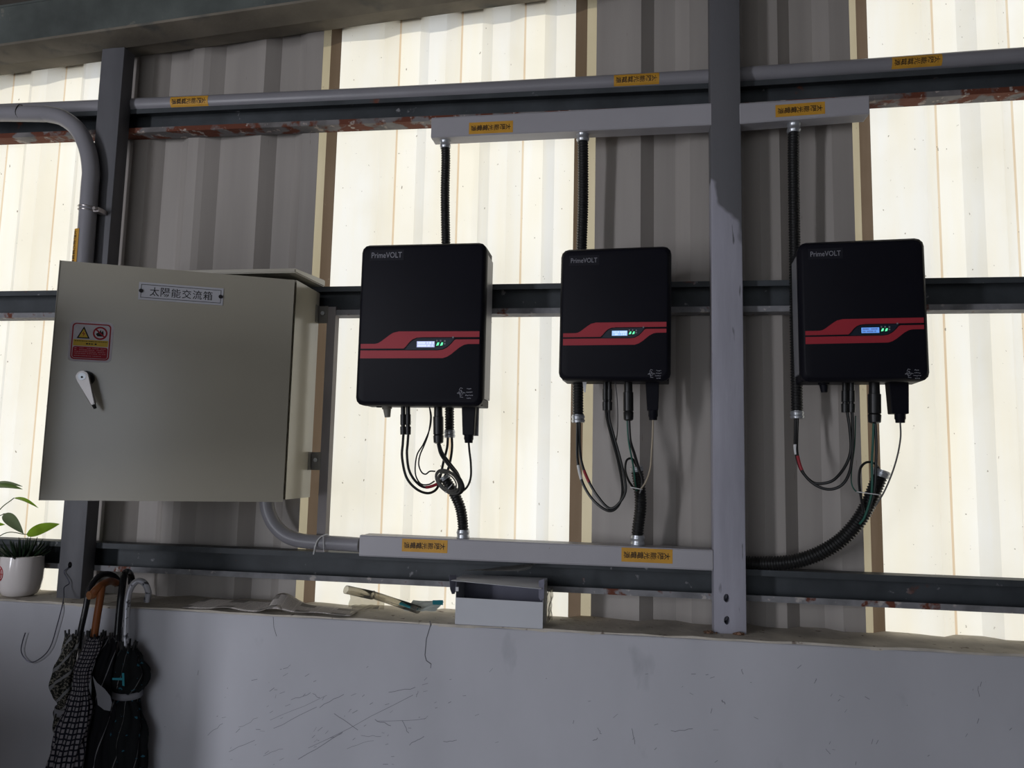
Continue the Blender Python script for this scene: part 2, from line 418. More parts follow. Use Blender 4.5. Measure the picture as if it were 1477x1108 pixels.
# scratches and the crack: flat marks on the plaster
b = B()
def mark(pts, wd):
    P = [at(x, y, -.1303) for x, y in pts]
    for a, c in zip(P, P[1:]):
        d = (c-a); nrm = Vector((-d.z, 0, d.x)).normalized()*wd*.5
        b.faces.new([b.verts.new(q) for q in (a-nrm, c-nrm, c+nrm, a+nrm)])
for x, y, L, ang in [(390, 1040, 90, -24), (395, 1052, 70, -28), (430, 1095, 75, -30), (445, 1080, 170, -27), (460, 1020, 40, -26), (483, 1030, 40, 35), (540, 1038, 25, 20), (545, 1040, 70, -2), (580, 1040, 20, 62),
                     (560, 1000, 40, -12), (600, 1005, 8, -60), (500, 1080, 40, -18), (380, 1090, 30, -20), (520, 1061, 30, 4), (420, 1010, 30, -20), (450, 1000, 14, 30), (640, 1070, 20, -8), (590, 1075, 24, -30),
                     (862, 1050, 10, 62), (912, 1052, 22, 80), (968, 1055, 32, -6), (1040, 1010, 8, 40), (1070, 965, 8, 80), (1175, 985, 6, -60), (1411, 990, 16, 84), (1190, 1080, 12, 45), (855, 1068, 8, -20), (300, 1060, 28, -38), (345, 1050, 30, -30), (330, 1085, 40, -24)]:
    a = math.radians(ang); q = []
    for k in range(6): q.append((x+L*k/5*math.cos(a)+random.uniform(-1, 1), y+L*k/5*math.sin(a)+random.uniform(-1.2, 1.2)))
    mark(q, random.uniform(.0010, .0022))
for k in range(110):
    x = random.choice((random.gauss(470, 110), random.uniform(280, 1460))); y = random.uniform(960, 1105); a = random.gauss(-.45, .35) if x < 700 else random.uniform(-1.6, .6)
    L = random.uniform(1.5, 9); mark([(x, y), (x+L*math.cos(a), y+L*math.sin(a))], random.uniform(.0008, .0016))
obj('scratches', b, mat('scratch_mark', (.19, .19, .21), .9), wall, kind='stuff')
b = B(); mark([(620, 896), (621, 902), (615, 922), (613, 945), (615, 953), (622, 958)], .0028); mark([(622, 958), (621, 964)], .0018); mark([(394, 890), (395, 905), (399, 918)], .0014)
obj('crack', b, mat('crack_dark', (.10, .10, .11), .9), wall)

# cladding: trapezoid sheets; crest plane Y=.06, troughs .035 further out
YC, DEP, RUN, CREST = .06, .037, .045, .062
def sheet(name, x0, x1, starts, material, start_low, end_low, zt, lbl, thick=.0012, stain=None):
    """starts: x where each crest ends and the wall drops into a trough"""
    pts = [(x0, YC+(DEP if start_low else 0))]
    for i, s in enumerate(starts):
        nx = starts[i+1] if i+1 < len(starts) else s+.226
        lip = end_low and i == len(starts)-1
        for p in (((s-.022, YC), (s, YC+.009)) if lip else ((s, YC),)) + ((s+RUN, YC+DEP), (s+RUN+.007, YC+DEP), (nx-CREST-RUN, YC+DEP), (nx-CREST, YC)):
            if x0 < p[0] < x1: pts.append(p)
    pts.append((x1, YC+(DEP if end_low else 0)))
    b = B(); zs = [.99, 1.6, 2.3, 3.0]
    cols = []
    for x, y in pts:
        top = roofz(x)-.002
        cols.append([b.verts.new((x, y, z)) for z in zs]+[b.verts.new((x, y, top))])
    for i, (a, c) in enumerate(zip(cols, cols[1:])):
        st = stain is not None and abs(pts[i+1][0]-pts[i][0]-.007) < .0005
        for k in range(len(zs)):
            f = b.faces.new((a[k], c[k], c[k+1], a[k+1])); f.material_index = 1 if st else 0
    o = obj(name, b, [material]+([stain] if stain else []), wall, label=lbl)
    if thick:
        md = o.modifiers.new('thickness', 'SOLIDIFY'); md.thickness = thick; md.offset = 0
    return o
ml = [-1.989+.224*k for k in range(5)]
sheet('translucent_sheet', -3.5, -1.989, [-3.355, -3.127, -2.899, -2.671, -2.443, -2.215], m_frp, True, False, 3, 'cream translucent corrugated sheet left of the steel post', 0, m_frps)
sheet('cladding_sheet', -1.989, -1.541+RUN+.01, ml[:3], m_clad, False, True, 3, 'grey-beige corrugated metal sheet behind the cabinet', .001)
sheet('cladding_sheet', -1.541+RUN+.003, -1.094, [-1.541+.2235, -1.541+.447], m_clad, True, False, 3, 'grey-beige corrugated metal sheet beside the middle translucent sheet', .001)
sheet('translucent_sheet', -1.040, -.172, [-.863, -.633, -.403], m_frp, True, False, 3, 'cream translucent corrugated sheet behind the largest inverter', 0, m_frps)
sheet('cladding_sheet', -.101, .728, [.052, .276, .50], m_clad, True, False, 3, 'grey-beige corrugated metal sheet behind the centre post', .001)
sheet('translucent_sheet', .795, 3.6, [.948+.228*k for k in range(12)], m_frp, True, False, 3, 'cream translucent corrugated sheet at the right end', 0, m_frps)
# browned translucent laps where the sheets overlap the metal ones
m_lapa = frp('browned_lap_beige', (.42, .36, .24), (.50, .44, .31), .60); m_lapb = frp('browned_lap_brown', (.12, .085, .055), (.17, .125, .09), .6)
for pts_, k in (([(-1.095, YC), (-1.067, YC+.005), (-1.040, YC+DEP)], (0, 1)), ([(-.172, YC), (-.134, YC+DEP), (-.100, YC+DEP)], (1, 0)), ([(.727, YC), (.750, YC+.003), (.795, YC+DEP)], (0, 1))):
    b = B(); C_ = [[b.verts.new((x, y, z)) for z in (.99, roofz(x)-.002)] for x, y in pts_]
    for i in (0, 1): f = b.faces.new((C_[i][0], C_[i+1][0], C_[i+1][1], C_[i][1])); f.material_index = k[i]
    obj('lap_strip', b, [m_lapa, m_lapb], wall, label='browned beige lap between metal and translucent sheet')
# verge flashing outside, shading the very top of the sheets
b = B(); x0, x1 = -3.6, 3.6; zf = lambda x: 3.030+.072*(x+1.81)+.046
A = [b.verts.new((x0, y, zf(x0)+z)) for y, z in ((.101, 0), (.142, 0), (.142, .10), (.101, .10))]; C_ = [b.verts.new((x1, y, zf(x1)+z)) for y, z in ((.101, 0), (.142, 0), (.142, .10), (.101, .10))]
for i in range(4): b.faces.new((A[i], A[(i+1) % 4], C_[(i+1) % 4], C_[i]))
b.faces.new(A[::-1]); b.faces.new(C_); struct('trim_1', b, m_clad)
b = B(); box(b, 3.58, 5, .06, .1, .99, 3.6); obj('cladding_sheet', b, m_clad, wall)

# ------------------------------------------------------------------ steel frame
def extr(bm, prof, x0, x1, za=0, zb=0, mi=None):
    """profile (y,z) along x; za/zb shift of z at both ends"""
    A = [bm.verts.new((x0, y, z+za)) for y, z in prof]; C = [bm.verts.new((x1, y, z+zb)) for y, z in prof]
    n = len(prof)
    for i in range(n):
        f = bm.faces.new((A[i], A[(i+1) % n], C[(i+1) % n], C[i]))
        if mi: f.material_index = mi(prof[i], prof[(i+1) % n])
    bm.faces.new(A[::-1]); bm.faces.new(C)
def girt(name, z0, z1, label, mi, mats, x0=-3.55, x1=4.95, za=0, zb=0):
    t, lip, d = .003, .018, .058
    prof = [(0, z0), (d, z0), (d, z1), (0, z1), (0, z1-lip), (t, z1-lip), (t, z1-t), (d-t, z1-t), (d-t, z0+t), (t, z0+t), (t, z0+lip), (0, z0+lip)]
    b = B(); extr(b, prof, x0, x1, za, zb, mi)
    return b
def zlow(z0): return lambda p, q: 1 if (p[1]+q[1])/2 < z0+.0185 and max(p[0], q[0]) <= .0581 and min(p[1], q[1]) <= z0+.019 else 0
ZT = 2.713
for (z0, z1, lb, mt, xa_, xb_, za_, zb_) in (
        (ZT, 2.804, 'dark steel girt with rust-eaten lower flange, topmost row left of the centre post', m_rusty, -3.55, .3055, .029, 0),
        (ZT, 2.804, 'dark steel girt with rust-eaten lower flange, topmost row right of the centre post', m_rusty, .3065, 4.95, 0, .056),
        (2.042, 2.142, 'dark steel girt behind the inverters, middle of three rows', m_chip, -3.55, 4.95, 0, 0),
        (1.153, 1.247, 'dark steel girt just above the wall ledge, lowest of three rows', m_chip, -3.55, 4.95, 0, 0)):
    b = girt('g', z0, z1, lb, zlow(z0), None, xa_, xb_, za_, zb_)
    o = obj('steel_girt', b, [m_steel, mt]); tag(o, lb, 'girt', 'horizontal steel girts')

# posts: hollow rectangular steel, the centre one with two real holes
def post(x0, x1, z1, m, label, holes=(), upper=None):
    b = B(); box(b, x0, x1, -.06, -.0005, SILL-.002, z1, bev=.003)
    o = obj('steel_post', b, m, smooth=True); tag(o, label, 'post')
    return o
pl = post(-1.893, -1.803, 3.028, m_post, 'dark grey steel post beside the cabinet, at the left')
pc = B(); z_s = 2.36
box(pc, .268, .361, -.06, -.0005, SILL-.002, 3.175, bev=.003)
def scraped(m, dark):
    """worn paint: above a ragged line the lilac top coat is gone"""
    nt = m.node_tree; L = nt.links.new; b = nt.nodes['Principled BSDF']; src = b.inputs['Base Color'].links[0].from_socket
    tc = nt.nodes.new('ShaderNodeTexCoord'); sx = nt.nodes.new('ShaderNodeSeparateXYZ'); L(tc.outputs['Object'], sx.inputs[0])
    n = nt.nodes.new('ShaderNodeTexNoise'); n.inputs['Scale'].default_value = 9; L(tc.outputs['Object'], n.inputs[0])
    ad = nt.nodes.new('ShaderNodeMath'); ad.operation = 'MULTIPLY_ADD'; L(n.outputs['Fac'], ad.inputs[0]); ad.inputs[1].default_value = .5; L(sx.outputs[2], ad.inputs[2])
    a2 = nt.nodes.new('ShaderNodeMath'); a2.operation = 'MULTIPLY_ADD'; L(sx.outputs[0], a2.inputs[0]); a2.inputs[1].default_value = 1.8; L(ad.outputs[0], a2.inputs[2])
    rp = nt.nodes.new('ShaderNodeMapRange'); rp.inputs[1].default_value = 1.50; rp.inputs[2].default_value = 1.545; L(a2.outputs[0], rp.inputs[0])
    x = nt.nodes.new('ShaderNodeMix'); x.data_type = 'RGBA'; L(rp.outputs[0], x.inputs[0]); L(src, x.inputs[6]); x.inputs[7].default_value = (*dark, 1); L(x.outputs[2], b.inputs['Base Color'])
scraped(m_postl, (.125, .125, .135))
pcen = obj('steel_post', pc, m_postl, smooth=True)
tag(pcen, 'grey steel post with scraped lilac paint and two bolt holes, right of the middle inverter', 'post')
def punch(o, pts, r, depth):
    b = B()
    for p, sz in pts:
        q = [(p.x+r*math.cos(a), p.z+r*sz*math.sin(a)) for a in (2*math.pi*k/20 for k in range(20))]
        prism(b, q, p.y-.01, p.y+depth)
    me = bpy.data.meshes.new('cut'); bmesh.ops.recalc_face_normals(b, faces=b.faces); b.to_mesh(me); b.free()
    c = bpy.data.objects.new('cut', me); COL.objects.link(c)
    md = o.modifiers.new('holes', 'BOOLEAN'); md.object = c; md.operation = 'DIFFERENCE'; md.solver = 'EXACT'
    dg = bpy.context.evaluated_depsgraph_get(); dg.update()
    nm = bpy.data.meshes.new_from_object(o.evaluated_get(dg)); o.modifiers.clear(); o.data = nm
    bpy.data.objects.remove(c)
punch(pcen, [(at(1048, 863, -.06), 1.45), (at(1048.5, 895, -.06), 1.45)], .0085, .05)
punch(pl, [(at(101, 815, -.06), 1.4)], .0075, .05)
b = B()
for k in range(16):
    p = at(random.uniform(1016, 1034) if k % 2 else random.uniform(1058, 1074), 906, -.075); s = random.uniform(.003, .008)
    vs = bmesh.ops.create_icosphere(b, subdivisions=1, radius=s)['verts']
    for v in vs: v.co = Vector((v.co.x*random.uniform(.7, 1.6), v.co.y, v.co.z*.7)) + Vector((p.x, -.068+random.uniform(-.008, .004), SILL+s*.5))
obj('rust_flakes', b, mat('rust_flake', (.20, .12, .08), .9, var=.5, vs=60), pcen, kind='stuff')

# rafter beam over the left post, rising to the right
rz = lambda x: 3.030+SL*(x+1.81)
R = root('rafter_beam', (-1.81, -.12, rz(-1.81)), 'weathered dark rafter beam rising to the right along the top', 'beam')
def slope_prism(prof, x0, x1, mi=None):
    b = B(); extr(b, prof, x0, x1, rz(x0), rz(x1), mi); return b
obj('bottom_flange', slope_prism([(-.158, 0), (-.05, 0), (-.05, .009), (-.158, .009)], -3.5, 1.5), m_flange, R, label='tan weathered bottom flange')
obj('web', slope_prism([(-.156, .009), (-.149, .009), (-.149, .15), (-.156, .15)], -3.5, 1.5), m_rafter, R)
obj('top_flange', slope_prism([(-.158, .15), (-.05, .15), (-.05, .158), (-.158, .158)], -3.5, 1.5), m_rafter, R)
o = obj('edge_angle', slope_prism([(-.047, .012), (.055, .030), (.055, .036), (-.041, .018), (-.041, .09), (-.047, .09)], -3.5, 1.5), m_flange)
tag(o, 'tan steel edge angle closing the gap between rafter beam and cladding', 'beam')

# ------------------------------------------------------------------ orange stickers
CH = '太陽能光電電源'
def sticker(parent, fn, L=.148, H=.040):
    """fn(u, v): u along the sticker in metres from its left end, v up from its centre; returns point"""
    b = B(); n, m = 12, 6
    G = [[b.verts.new(fn(L*i/n, H*(j/m-.5), 0)) for j in range(m+1)] for i in range(n+1)]
    for i in range(n):
        for j in range(m): b.faces.new((G[i][j], G[i+1][j], G[i+1][j+1], G[i][j+1]))
    s = obj('warning_label', b, m_orange, parent, label='orange sticker with black characters')
    b = B(); p = (L-.012)/7; g = p*.90
    for k, c in enumerate(CH):                     # read from the right end, every glyph turned a quarter clockwise
        x0 = L-.006-(k+1)*p+(p-g)/2
        put_text(b, c, lambda u, v, x0=x0: fn(x0+v*g, (.5-u)*g*1.12, .0006))
    obj('lettering', b, m_ink, s)
    return s
def flat_sticker(parent, p, dz=0.0, **k):
    """p: centre on a front face; dz slope per metre"""
    L = k.get('L', .148)
    sticker(parent, lambda u, v, e: Vector((p.x-L/2+u, p.y-.0006-e, p.z+v+(u-L/2)*dz)), **k)
def pipe_sticker(parent, c, r, dz, tilt=0.0, L=.148, H=.040):
    def fn(u, v, e):
        a = v/r+tilt; rr = r+.0006+e
        return Vector((c.x-L/2+u, c.y-rr*math.cos(a), c.z+rr*math.sin(a)+(u-L/2)*dz))
    sticker(parent, fn, L, H)

# ------------------------------------------------------------------ conduits and trunking
# grey PVC pipe lying along the top girt
PR = .0262; PY = .0152
R = root('pvc_pipe', at(738, 130, -.03), 'long grey plastic conduit pipe running along the topmost girt', 'pipe')
pts = spline([(x, PY, z-.0367) for x, z in ((-3.4, 2.897), (-2.6, 2.888), (-1.823, 2.878), (-1.25, 2.872), (-.68, 2.868), (-.31, 2.867), (.28, 2.868), (.40, 2.870), (.83, 2.876), (1.24, 2.884), (2.4, 2.898), (3.6, 2.912))], 8)
b = B(); sweep(b, pts, PR, 20); obj('pipe', b, m_pvc, R, smooth=True)
def pz(x):
    for a, c in zip(pts, pts[1:]):
        if a.x <= x <= c.x: return a.z+(c.z-a.z)*(x-a.x)/(c.x-a.x), (c.z-a.z)/(c.x-a.x)
for px, py in ((272, 147), (918, 111), (1323, 85)):
    p = at(px, py, -.011); z, dz = pz(p.x)
    pipe_sticker(R, Vector((p.x, PY, z)), PR, dz, tilt=-.15)
# bent pipe at the left: comes in level, turns down and enters the cabinet side
R = root('bent_conduit', at(130, 300, -.09), 'thick grey bent plastic conduit left of the dark post, turning down to the cabinet', 'pipe')
Yb = -.092
q = [at(-330, 160, Yb), at(-120, 163, Yb), at(20, 164, Yb), at(60, 164.5, Yb)]
A0 = at(70, 165, Yb); A1 = at(131, 246, Yb)
bend = [A0, at(92, 171, Yb), at(113, 188, Yb), at(126, 215, Yb), A1]
low = [at(129.5, 270, Yb), at(125, 330, Yb), at(121, 385, Yb), at(118.5, 420, Yb)]
pts2 = spline(q+bend+low+[at(118, 455, Yb), at(128, 485, Yb), Vector((-1.74, Yb, 1.93)), Vector((-1.69, Yb, 1.925))], 8)
b = B(); sweep(b, pts2, .0285, 20); obj('pipe', b, m_pvc, R, smooth=True)
pc_ = at(127, 303, Yb)                                # two-band clamp on the post
for dz in (-.004, .008):
    b = B(); ring = [Vector((pc_.x+.0305*math.cos(a), Yb+.0305*math.sin(a), pc_.z+dz+.010*math.cos(a)*-.3)) for a in (2*math.pi*k/24 for k in range(25))]
    sweep(b, ring, .0024, 6, cap=False); obj('clamp_band', b, m_chrome, R, smooth=True)
b = B(); box(b, pc_.x+.028, pc_.x+.052, Yb-.014, Yb+.032, pc_.z-.012, pc_.z+.006, bev=.003); obj('clamp_ear', b, m_chrome, R)
b = B(); cyl(b, (pc_.x+.042, Yb-.026, pc_.z-.003), (pc_.x+.042, Yb-.01, pc_.z-.003), .006, sides=8); obj('clamp_bolt', b, m_chrome, R)
# sticker down the pipe (upright glyphs read downwards)
sc = at(118, 372, Yb)
b = B(); L, H, r = .135, .034, .0292
def vf(u, v, e=0):
    a = v/r-.45; return Vector((sc.x+(r+e)*math.sin(a)+ (L*.5-u)*-.0, Yb-(r+e)*math.cos(a), sc.z+L*.72-u))
G = [[b.verts.new(vf(L*i/8, H*(j/5-.5))) for j in range(6)] for i in range(9)]
for i in range(8):
    for j in range(5): b.faces.new((G[i][j], G[i+1][j], G[i+1][j+1], G[i][j+1]))
s = obj('warning_label', b, m_orange, R, label='orange sticker with black characters')
b = B(); p = (L-.012)/7; g = p*.9
for k, c in enumerate(CH): put_text(b, c, lambda u, v, k=k: vf(.006+k*p+(1-v)*g, (u-.5)*g*1.1, .0006))
obj('lettering', b, m_ink, s)
b = B(); st = at(32, 163, Yb); ring = [Vector((st.x+.003*math.sin(3*a), Yb+.0292*math.cos(a), st.z+.0292*math.sin(a))) for a in (2*math.pi*k/20 for k in range(21))]
sweep(b, ring, .0018, 6, cap=False); obj('tie_wire', b, m_cable, R, smooth=True)

# square trunking
def trunk(name, x0, x1, zl0, zl1, zr0, zr1, y0, y1, label, group=None):
    Rt = root(name, ((x0+x1)/2, (y0+y1)/2, min(zl0, zr0)), label, 'trunking', group)
    b = B()
    A = [b.verts.new((x0, y, z)) for y, z in ((y0, zl0), (y0, zl1), (y1, zl1), (y1, zl0))]
    C = [b.verts.new((x1, y, z)) for y, z in ((y0, zr0), (y0, zr1), (y1, zr1), (y1, zr0))]
    for i in range(4): b.faces.new((A[i], A[(i+1) % 4], C[(i+1) % 4], C[i]))
    b.faces.new(A[::-1]); b.faces.new(C)
    bmesh.ops.bevel(b, geom=b.edges[:], offset=.002, segments=1, affect='EDGES')
    obj('body', b, m_trunk, Rt)
    # lid lip: front cover wraps 18 mm onto the underside and top
    b = B(); e = .0015
    for zl, zr, s in ((zl0, zr0, -1), (zl1, zr1, 1)):
        v = [(x0+.001, y0+.001, zl), (x1-.001, y0+.001, zr), (x1-.001, y0+.022, zr), (x0+.001, y0+.022, zl)]
        lo = [b.verts.new(p) for p in v]; hi = [b.verts.new((p[0], p[1], p[2]+s*e)) for p in v]
        b.faces.new(lo); b.faces.new(hi)
        for i in range(4): b.faces.new((lo[i], lo[(i+1) % 4], hi[(i+1) % 4], hi[i]))
    obj('lid_lip', b, m_trunk, Rt)
    return Rt
g = 'grey cable trunking lengths'
xa = at(622, 185, -.06).x; xb = at(1254, 155, -.06).x
T1 = trunk('cable_trunking', xa, .272, 2.632, 2.699, 2.634, 2.703, -.062, -.002, 'grey square cable trunking under the topmost girt, left of the centre post', g)
T2 = trunk('cable_trunking', .357, xb, 2.633, 2.698, 2.647, 2.703, -.062, -.002, 'short grey cable trunking under the topmost girt, right of the centre post', g)
xc = at(518, 786, -.06).x
T3 = trunk('cable_trunking', xc, .2675, 1.2485, 1.311, 1.2485, 1.305, -.06, .03, 'grey cable trunking lying on the lowest girt above the white carton', g)
for x in (-.45, .05): b = B(); box(b, x-.012, x+.012, -.004, -.0005, 2.69, 2.728); obj('fixing_strap', b, m_steel, T1)
b = B(); box(b, .55, .574, -.004, -.0005, 2.69, 2.728); obj('fixing_strap', b, m_steel, T2)
flat_sticker(T1, at(708, 184, -.062), .003)
flat_sticker(T2, at(1154, 158, -.062), .03)
flat_sticker(T3, at(612.5, 787.5, -.06), -.002)
flat_sticker(T3, at(933, 801.5, -.06), -.004, L=.152, H=.042)

# elbow pipe from the cabinet underside to the lower trunking
R = root('elbow_conduit', at(400, 775, -.03), 'grey plastic elbow conduit from under the cabinet to the lower trunking', 'pipe')
Ye = -.028
q = [Vector((at(386, 720, Ye).x, Ye, 1.47)), at(385, 722, Ye), at(387, 738, Ye), at(396, 757, Ye), at(412, 772, Ye), at(432, 779.5, Ye), at(455, 782, Ye), at(490, 784, Ye), at(519, 786, Ye)]
b = B(); sweep(b, spline(q, 8), .0235, 18); obj('pipe', b, m_pvc, R, smooth=True)
b = B(); sweep(b, spline([at(452, 800, -.056), at(456, 784, -.056), at(462, 775, -.05), at(472, 771, -.04), at(476, 776, -.03)], 6), .0022, 6)
sweep(b, [at(466, 772, -.056), at(467, 796, -.056)], .0012, 6); obj('tie_string', b, m_white, R, smooth=True)

# corrugated black conduits
def corr(name, path, r, label, top=None, bottom=None, group='black corrugated conduits', ends=()):
    Rt = root(name, path[0], label, 'conduit', group)
    P = resample(spline(path, 10), .0018)
    b = B(); sweep(b, P, lambda i, a: r*(1+.10*math.sin(2*math.pi*a/.0085)), 12); obj('hose', b, m_blackg, Rt, smooth='all')
    for k, e in enumerate(ends):                    # zinc connector: ribbed collar
        i, l, dirn = e
        a = P[i]; d = (P[i+6 if i >= 0 else i-6]-P[i]).normalized()
        b = B()
        N = 10; sweep(b, [a-d*.006+d*(l*j/N) for j in range(N+1)], lambda j, arc: r*(1.28 if j in (2, 3, 7, 8) else 1.18), 16)
        obj('connector', b, m_zinc, Rt, smooth=True)
    return Rt
Yk = -.021
corr('flexible_conduit', [at(642, 203, -.032), at(643, 230, -.03), at(642, 280, -.026), at(643, 345, Yk), at(646, 470, Yk), at(648, 560, -.03), at(648.5, 629, -.04)], .0145,
     'black corrugated conduit dropping from the upper trunking behind the largest inverter', ends=((0, .034, 1), (-1, .024, 1)))
corr('flexible_conduit', [at(840.5, 192, -.032), at(841, 230, -.028), at(841, 290, Yk), at(839, 355, Yk), at(836, 470, Yk), at(833.5, 560, -.035), at(834, 607, -.04)], .0165,
     'black corrugated conduit dropping from the upper trunking behind the middle inverter', ends=((0, .036, 1), (-1, .024, 1)))
corr('flexible_conduit', [at(1145, 178, -.032), at(1144.5, 230, -.028), at(1146, 345, Yk), at(1147.5, 470, Yk), at(1149, 560, -.03), at(1150, 601, -.034)], .0165,
     'black corrugated conduit dropping from the upper trunking behind the right inverter', ends=((0, .038, 1), (-1, .022, 1)))
corr('flexible_conduit', [at(668, 776, -.03), at(667.5, 755, -.032), at(664, 733, -.04), at(656, 714, -.05), at(647, 699, -.058), at(641, 689, -.062)], .0165,
     'short bent black corrugated conduit rising from the lower trunking under the largest inverter', ends=((0, .032, 1), (-1, .012, 1)))
corr('flexible_conduit', [at(919.5, 786, -.03), at(920, 765, -.032), at(924, 730, -.04), at(922, 700, -.045), at(918, 676, -.05)], .0175,
     'short black corrugated conduit rising from the lower trunking under the middle inverter', ends=((0, .036, 1), (-1, .014, 1)))
corr('flexible_conduit', [at(1035, 811, .027), at(1070, 812, .026), at(1105, 813, .012), at(1145, 810, -.012), at(1180, 799, -.035), at(1213, 779, -.045), at(1238, 752, -.05), at(1254, 724, -.055), at(1264, 700, -.06), at(1271, 681, -.062)], .0205,
     'long black corrugated conduit curving out from behind the centre post to the right inverter', ends=((-1, .020, 1),))

# ------------------------------------------------------------------ control cabinet
CX0, CX1, CY0, CZ0, CZ1 = -1.695, -1.034, -.185, 1.425, 2.118
R = root('control_cabinet', ((CX0+CX1)/2, -.09, CZ0), 'large cream steel control cabinet with its door ajar, left of the inverters', 'cabinet')
b = B(); t = .003
box(b, CX0, CX1, -.006, -.001, CZ0, CZ1); box(b, CX0, CX0+t, CY0, -.006, CZ0, CZ1); box(b, CX1-t, CX1, CY0, -.006, CZ0, CZ1)
box(b, CX0+t, CX1-t, CY0, -.006, CZ0, CZ0+t); box(b, CX0+t, CX1-t, CY0, -.006, CZ1-t, CZ1)
obj('body', b, m_cab, R)
b = B()
for a in ((CX0+.004, CX0+.022, CZ0+.004, CZ1-.004), (CX1-.022, CX1-.004, CZ0+.004, CZ1-.004), (CX0+.022, CX1-.022, CZ0+.004, CZ0+.022), (CX0+.022, CX1-.022, CZ1-.022, CZ1-.004)):
    box(b, a[0], a[1], CY0-.001, CY0+.003, a[2], a[3])
obj('front_rim', b, m_cab, R)
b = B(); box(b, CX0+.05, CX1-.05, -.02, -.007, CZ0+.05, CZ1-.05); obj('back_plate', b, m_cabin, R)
# rain hood
b = B(); hz = CZ1+.012
hp = [(-1.72, -.235), (-1.017, -.235), (-1.017, .0), (-1.72, .0)]
lo = [b.verts.new((x, y, hz+.010*(y+.235)/.235)) for x, y in hp]; hi = [b.verts.new((x, y, hz+.014+.020*(y+.235)/.235)) for x, y in hp]
b.faces.new(lo); b.faces.new(hi)
for i in range(4): b.faces.new((lo[i], lo[(i+1) % 4], hi[(i+1) % 4], hi[i]))
bmesh.ops.bevel(b, geom=b.edges[:], offset=.003, segments=2, affect='EDGES')
obj('rain_hood', b, m_cab, R)
# mounting lugs
for z in (CZ1-.075, CZ0+.12):
    b = B(); box(b, CX1-.004, CX1+.034, -.006, -.001, z-.03, z+.03, bev=.002); box(b, CX1-.001, CX1+.002, -.03, -.001, z-.03, z+.03)
    lg = obj('mounting_lug', b, mat('dull_lug_%d' % int(z*100), (.20, .19, .17), .6), R)
    b = B(); cyl(b, (CX1+.018, -.013, z+.004), (CX1+.018, -.005, z+.004), .0075, sides=6); obj('bolt', b, m_zinc, lg)
# door: hinged on the right edge, left edge swung out towards the viewer
DANG = math.radians(24.3); DWID = .655
ux, uy = -math.cos(DANG), -math.sin(DANG)              # along the door from the hinge
HX, HY = CX1-.004, CY0-.012
def dpt(s, n, z): return Vector((HX+ux*s+ -uy*0 + math.sin(DANG)*n*-1*-1*0 + (-uy)*0, HY+uy*s, z)) + Vector((math.sin(DANG), -math.cos(DANG), 0))*n
DZ0, DZ1 = CZ0-.004, CZ1-.008
def dbox(s0, s1, n0, n1, z0, z1, bev=0):
    b = B(); vs = box(b, 0, 1, 0, 1, 0, 1)
    for v in b.verts: v.co = dpt(s0+(s1-s0)*v.co.x, n0+(n1-n0)*v.co.y, z0+(z1-z0)*v.co.z)
    if bev: bmesh.ops.bevel(b, geom=b.edges[:], offset=bev, segments=2, affect='EDGES')
    return b
door = obj('door', dbox(0, DWID, 0, .018, DZ0, DZ1, .002), m_cab, R)
obj('gasket', dbox(.008, DWID-.008, -.006, 0, DZ0+.01, DZ1-.01), m_gask, R)
def door_uv(px, py):
    """(s, z) on the door's outer face that shows at this pixel"""
    d = RT*((px-CX)/FPX) - UP*((py-CY)/FPX) + fwd
    n = Vector((math.sin(DANG), -math.cos(DANG), 0)); p0 = dpt(0, .018, 0)
    p = CAM + d*((p0-CAM).dot(n)/d.dot(n))
    return (p-p0).dot(Vector((ux, uy, 0))), p.z
def on_door(s, z, n=0): return dpt(s, .018+n, z)
def dpoly(pts, n, m, name, parent, n0=0.0):
    b = B(); A = [b.verts.new(on_door(s, z, n)) for s, z in pts]; C = [b.verts.new(on_door(s, z, n0)) for s, z in pts]
    b.faces.new(A); b.faces.new(C[::-1])
    for i in range(len(pts)):
        j = (i+1) % len(pts); b.faces.new((A[i], A[j], C[j], C[i]))
    return obj(name, b, m, parent)
# name plate
s0, za = door_uv(200, 420.5); s1, zb = door_uv(322, 427.5)
zc = (za+zb)/2; hw = (s0-s1)/2; sm = (s0+s1)/2; hh = .0265
plate = dpoly([(sm+hw, zc-hh), (sm-hw, zc-hh), (sm-hw, zc+hh), (sm+hw, zc+hh)], .002, m_plate, 'name_plate', door)
b = B()
def dquad(b, sa, sb, z0, z1, n):
    b.faces.new([b.verts.new(on_door(s, z, n)) for s, z in ((sa, z0), (sb, z0), (sb, z1), (sa, z1))])
# sub-parts of the plate hang under the door itself (thing > part > sub-part)
k = .0022; a0, a1, c0, c1 = sm+hw-.006, sm-hw+.006, zc-hh+.006, zc+hh-.006; wd = .0016
for q in ((a0, a1, c0, c0+wd), (a0, a1, c1-wd, c1), (a0, a0-wd, c0, c1), (a1+wd, a1, c0, c1)): dquad(b, *q, k)
chars = '太陽能交流箱'; gw = .026; tot = hw*2*.74; st = tot/5.5
for i, c in enumerate(chars):
    sx = sm+tot/2-i*(tot-gw)/5
    put_text(b, c, lambda u, v, sx=sx: on_door(sx-u*gw, zc-.0135+v*.027, k), bold=False)
obj('plate_lettering', b, m_ink, door)
for sx in (sm+hw-.007, sm-hw+.007):
    b = B(); p = on_door(sx, zc, .001); n = Vector((math.sin(DANG), -math.cos(DANG), 0)); cyl(b, p, p+n*.004, .006, sides=12); obj('plate_rivet', b, m_ink, door)
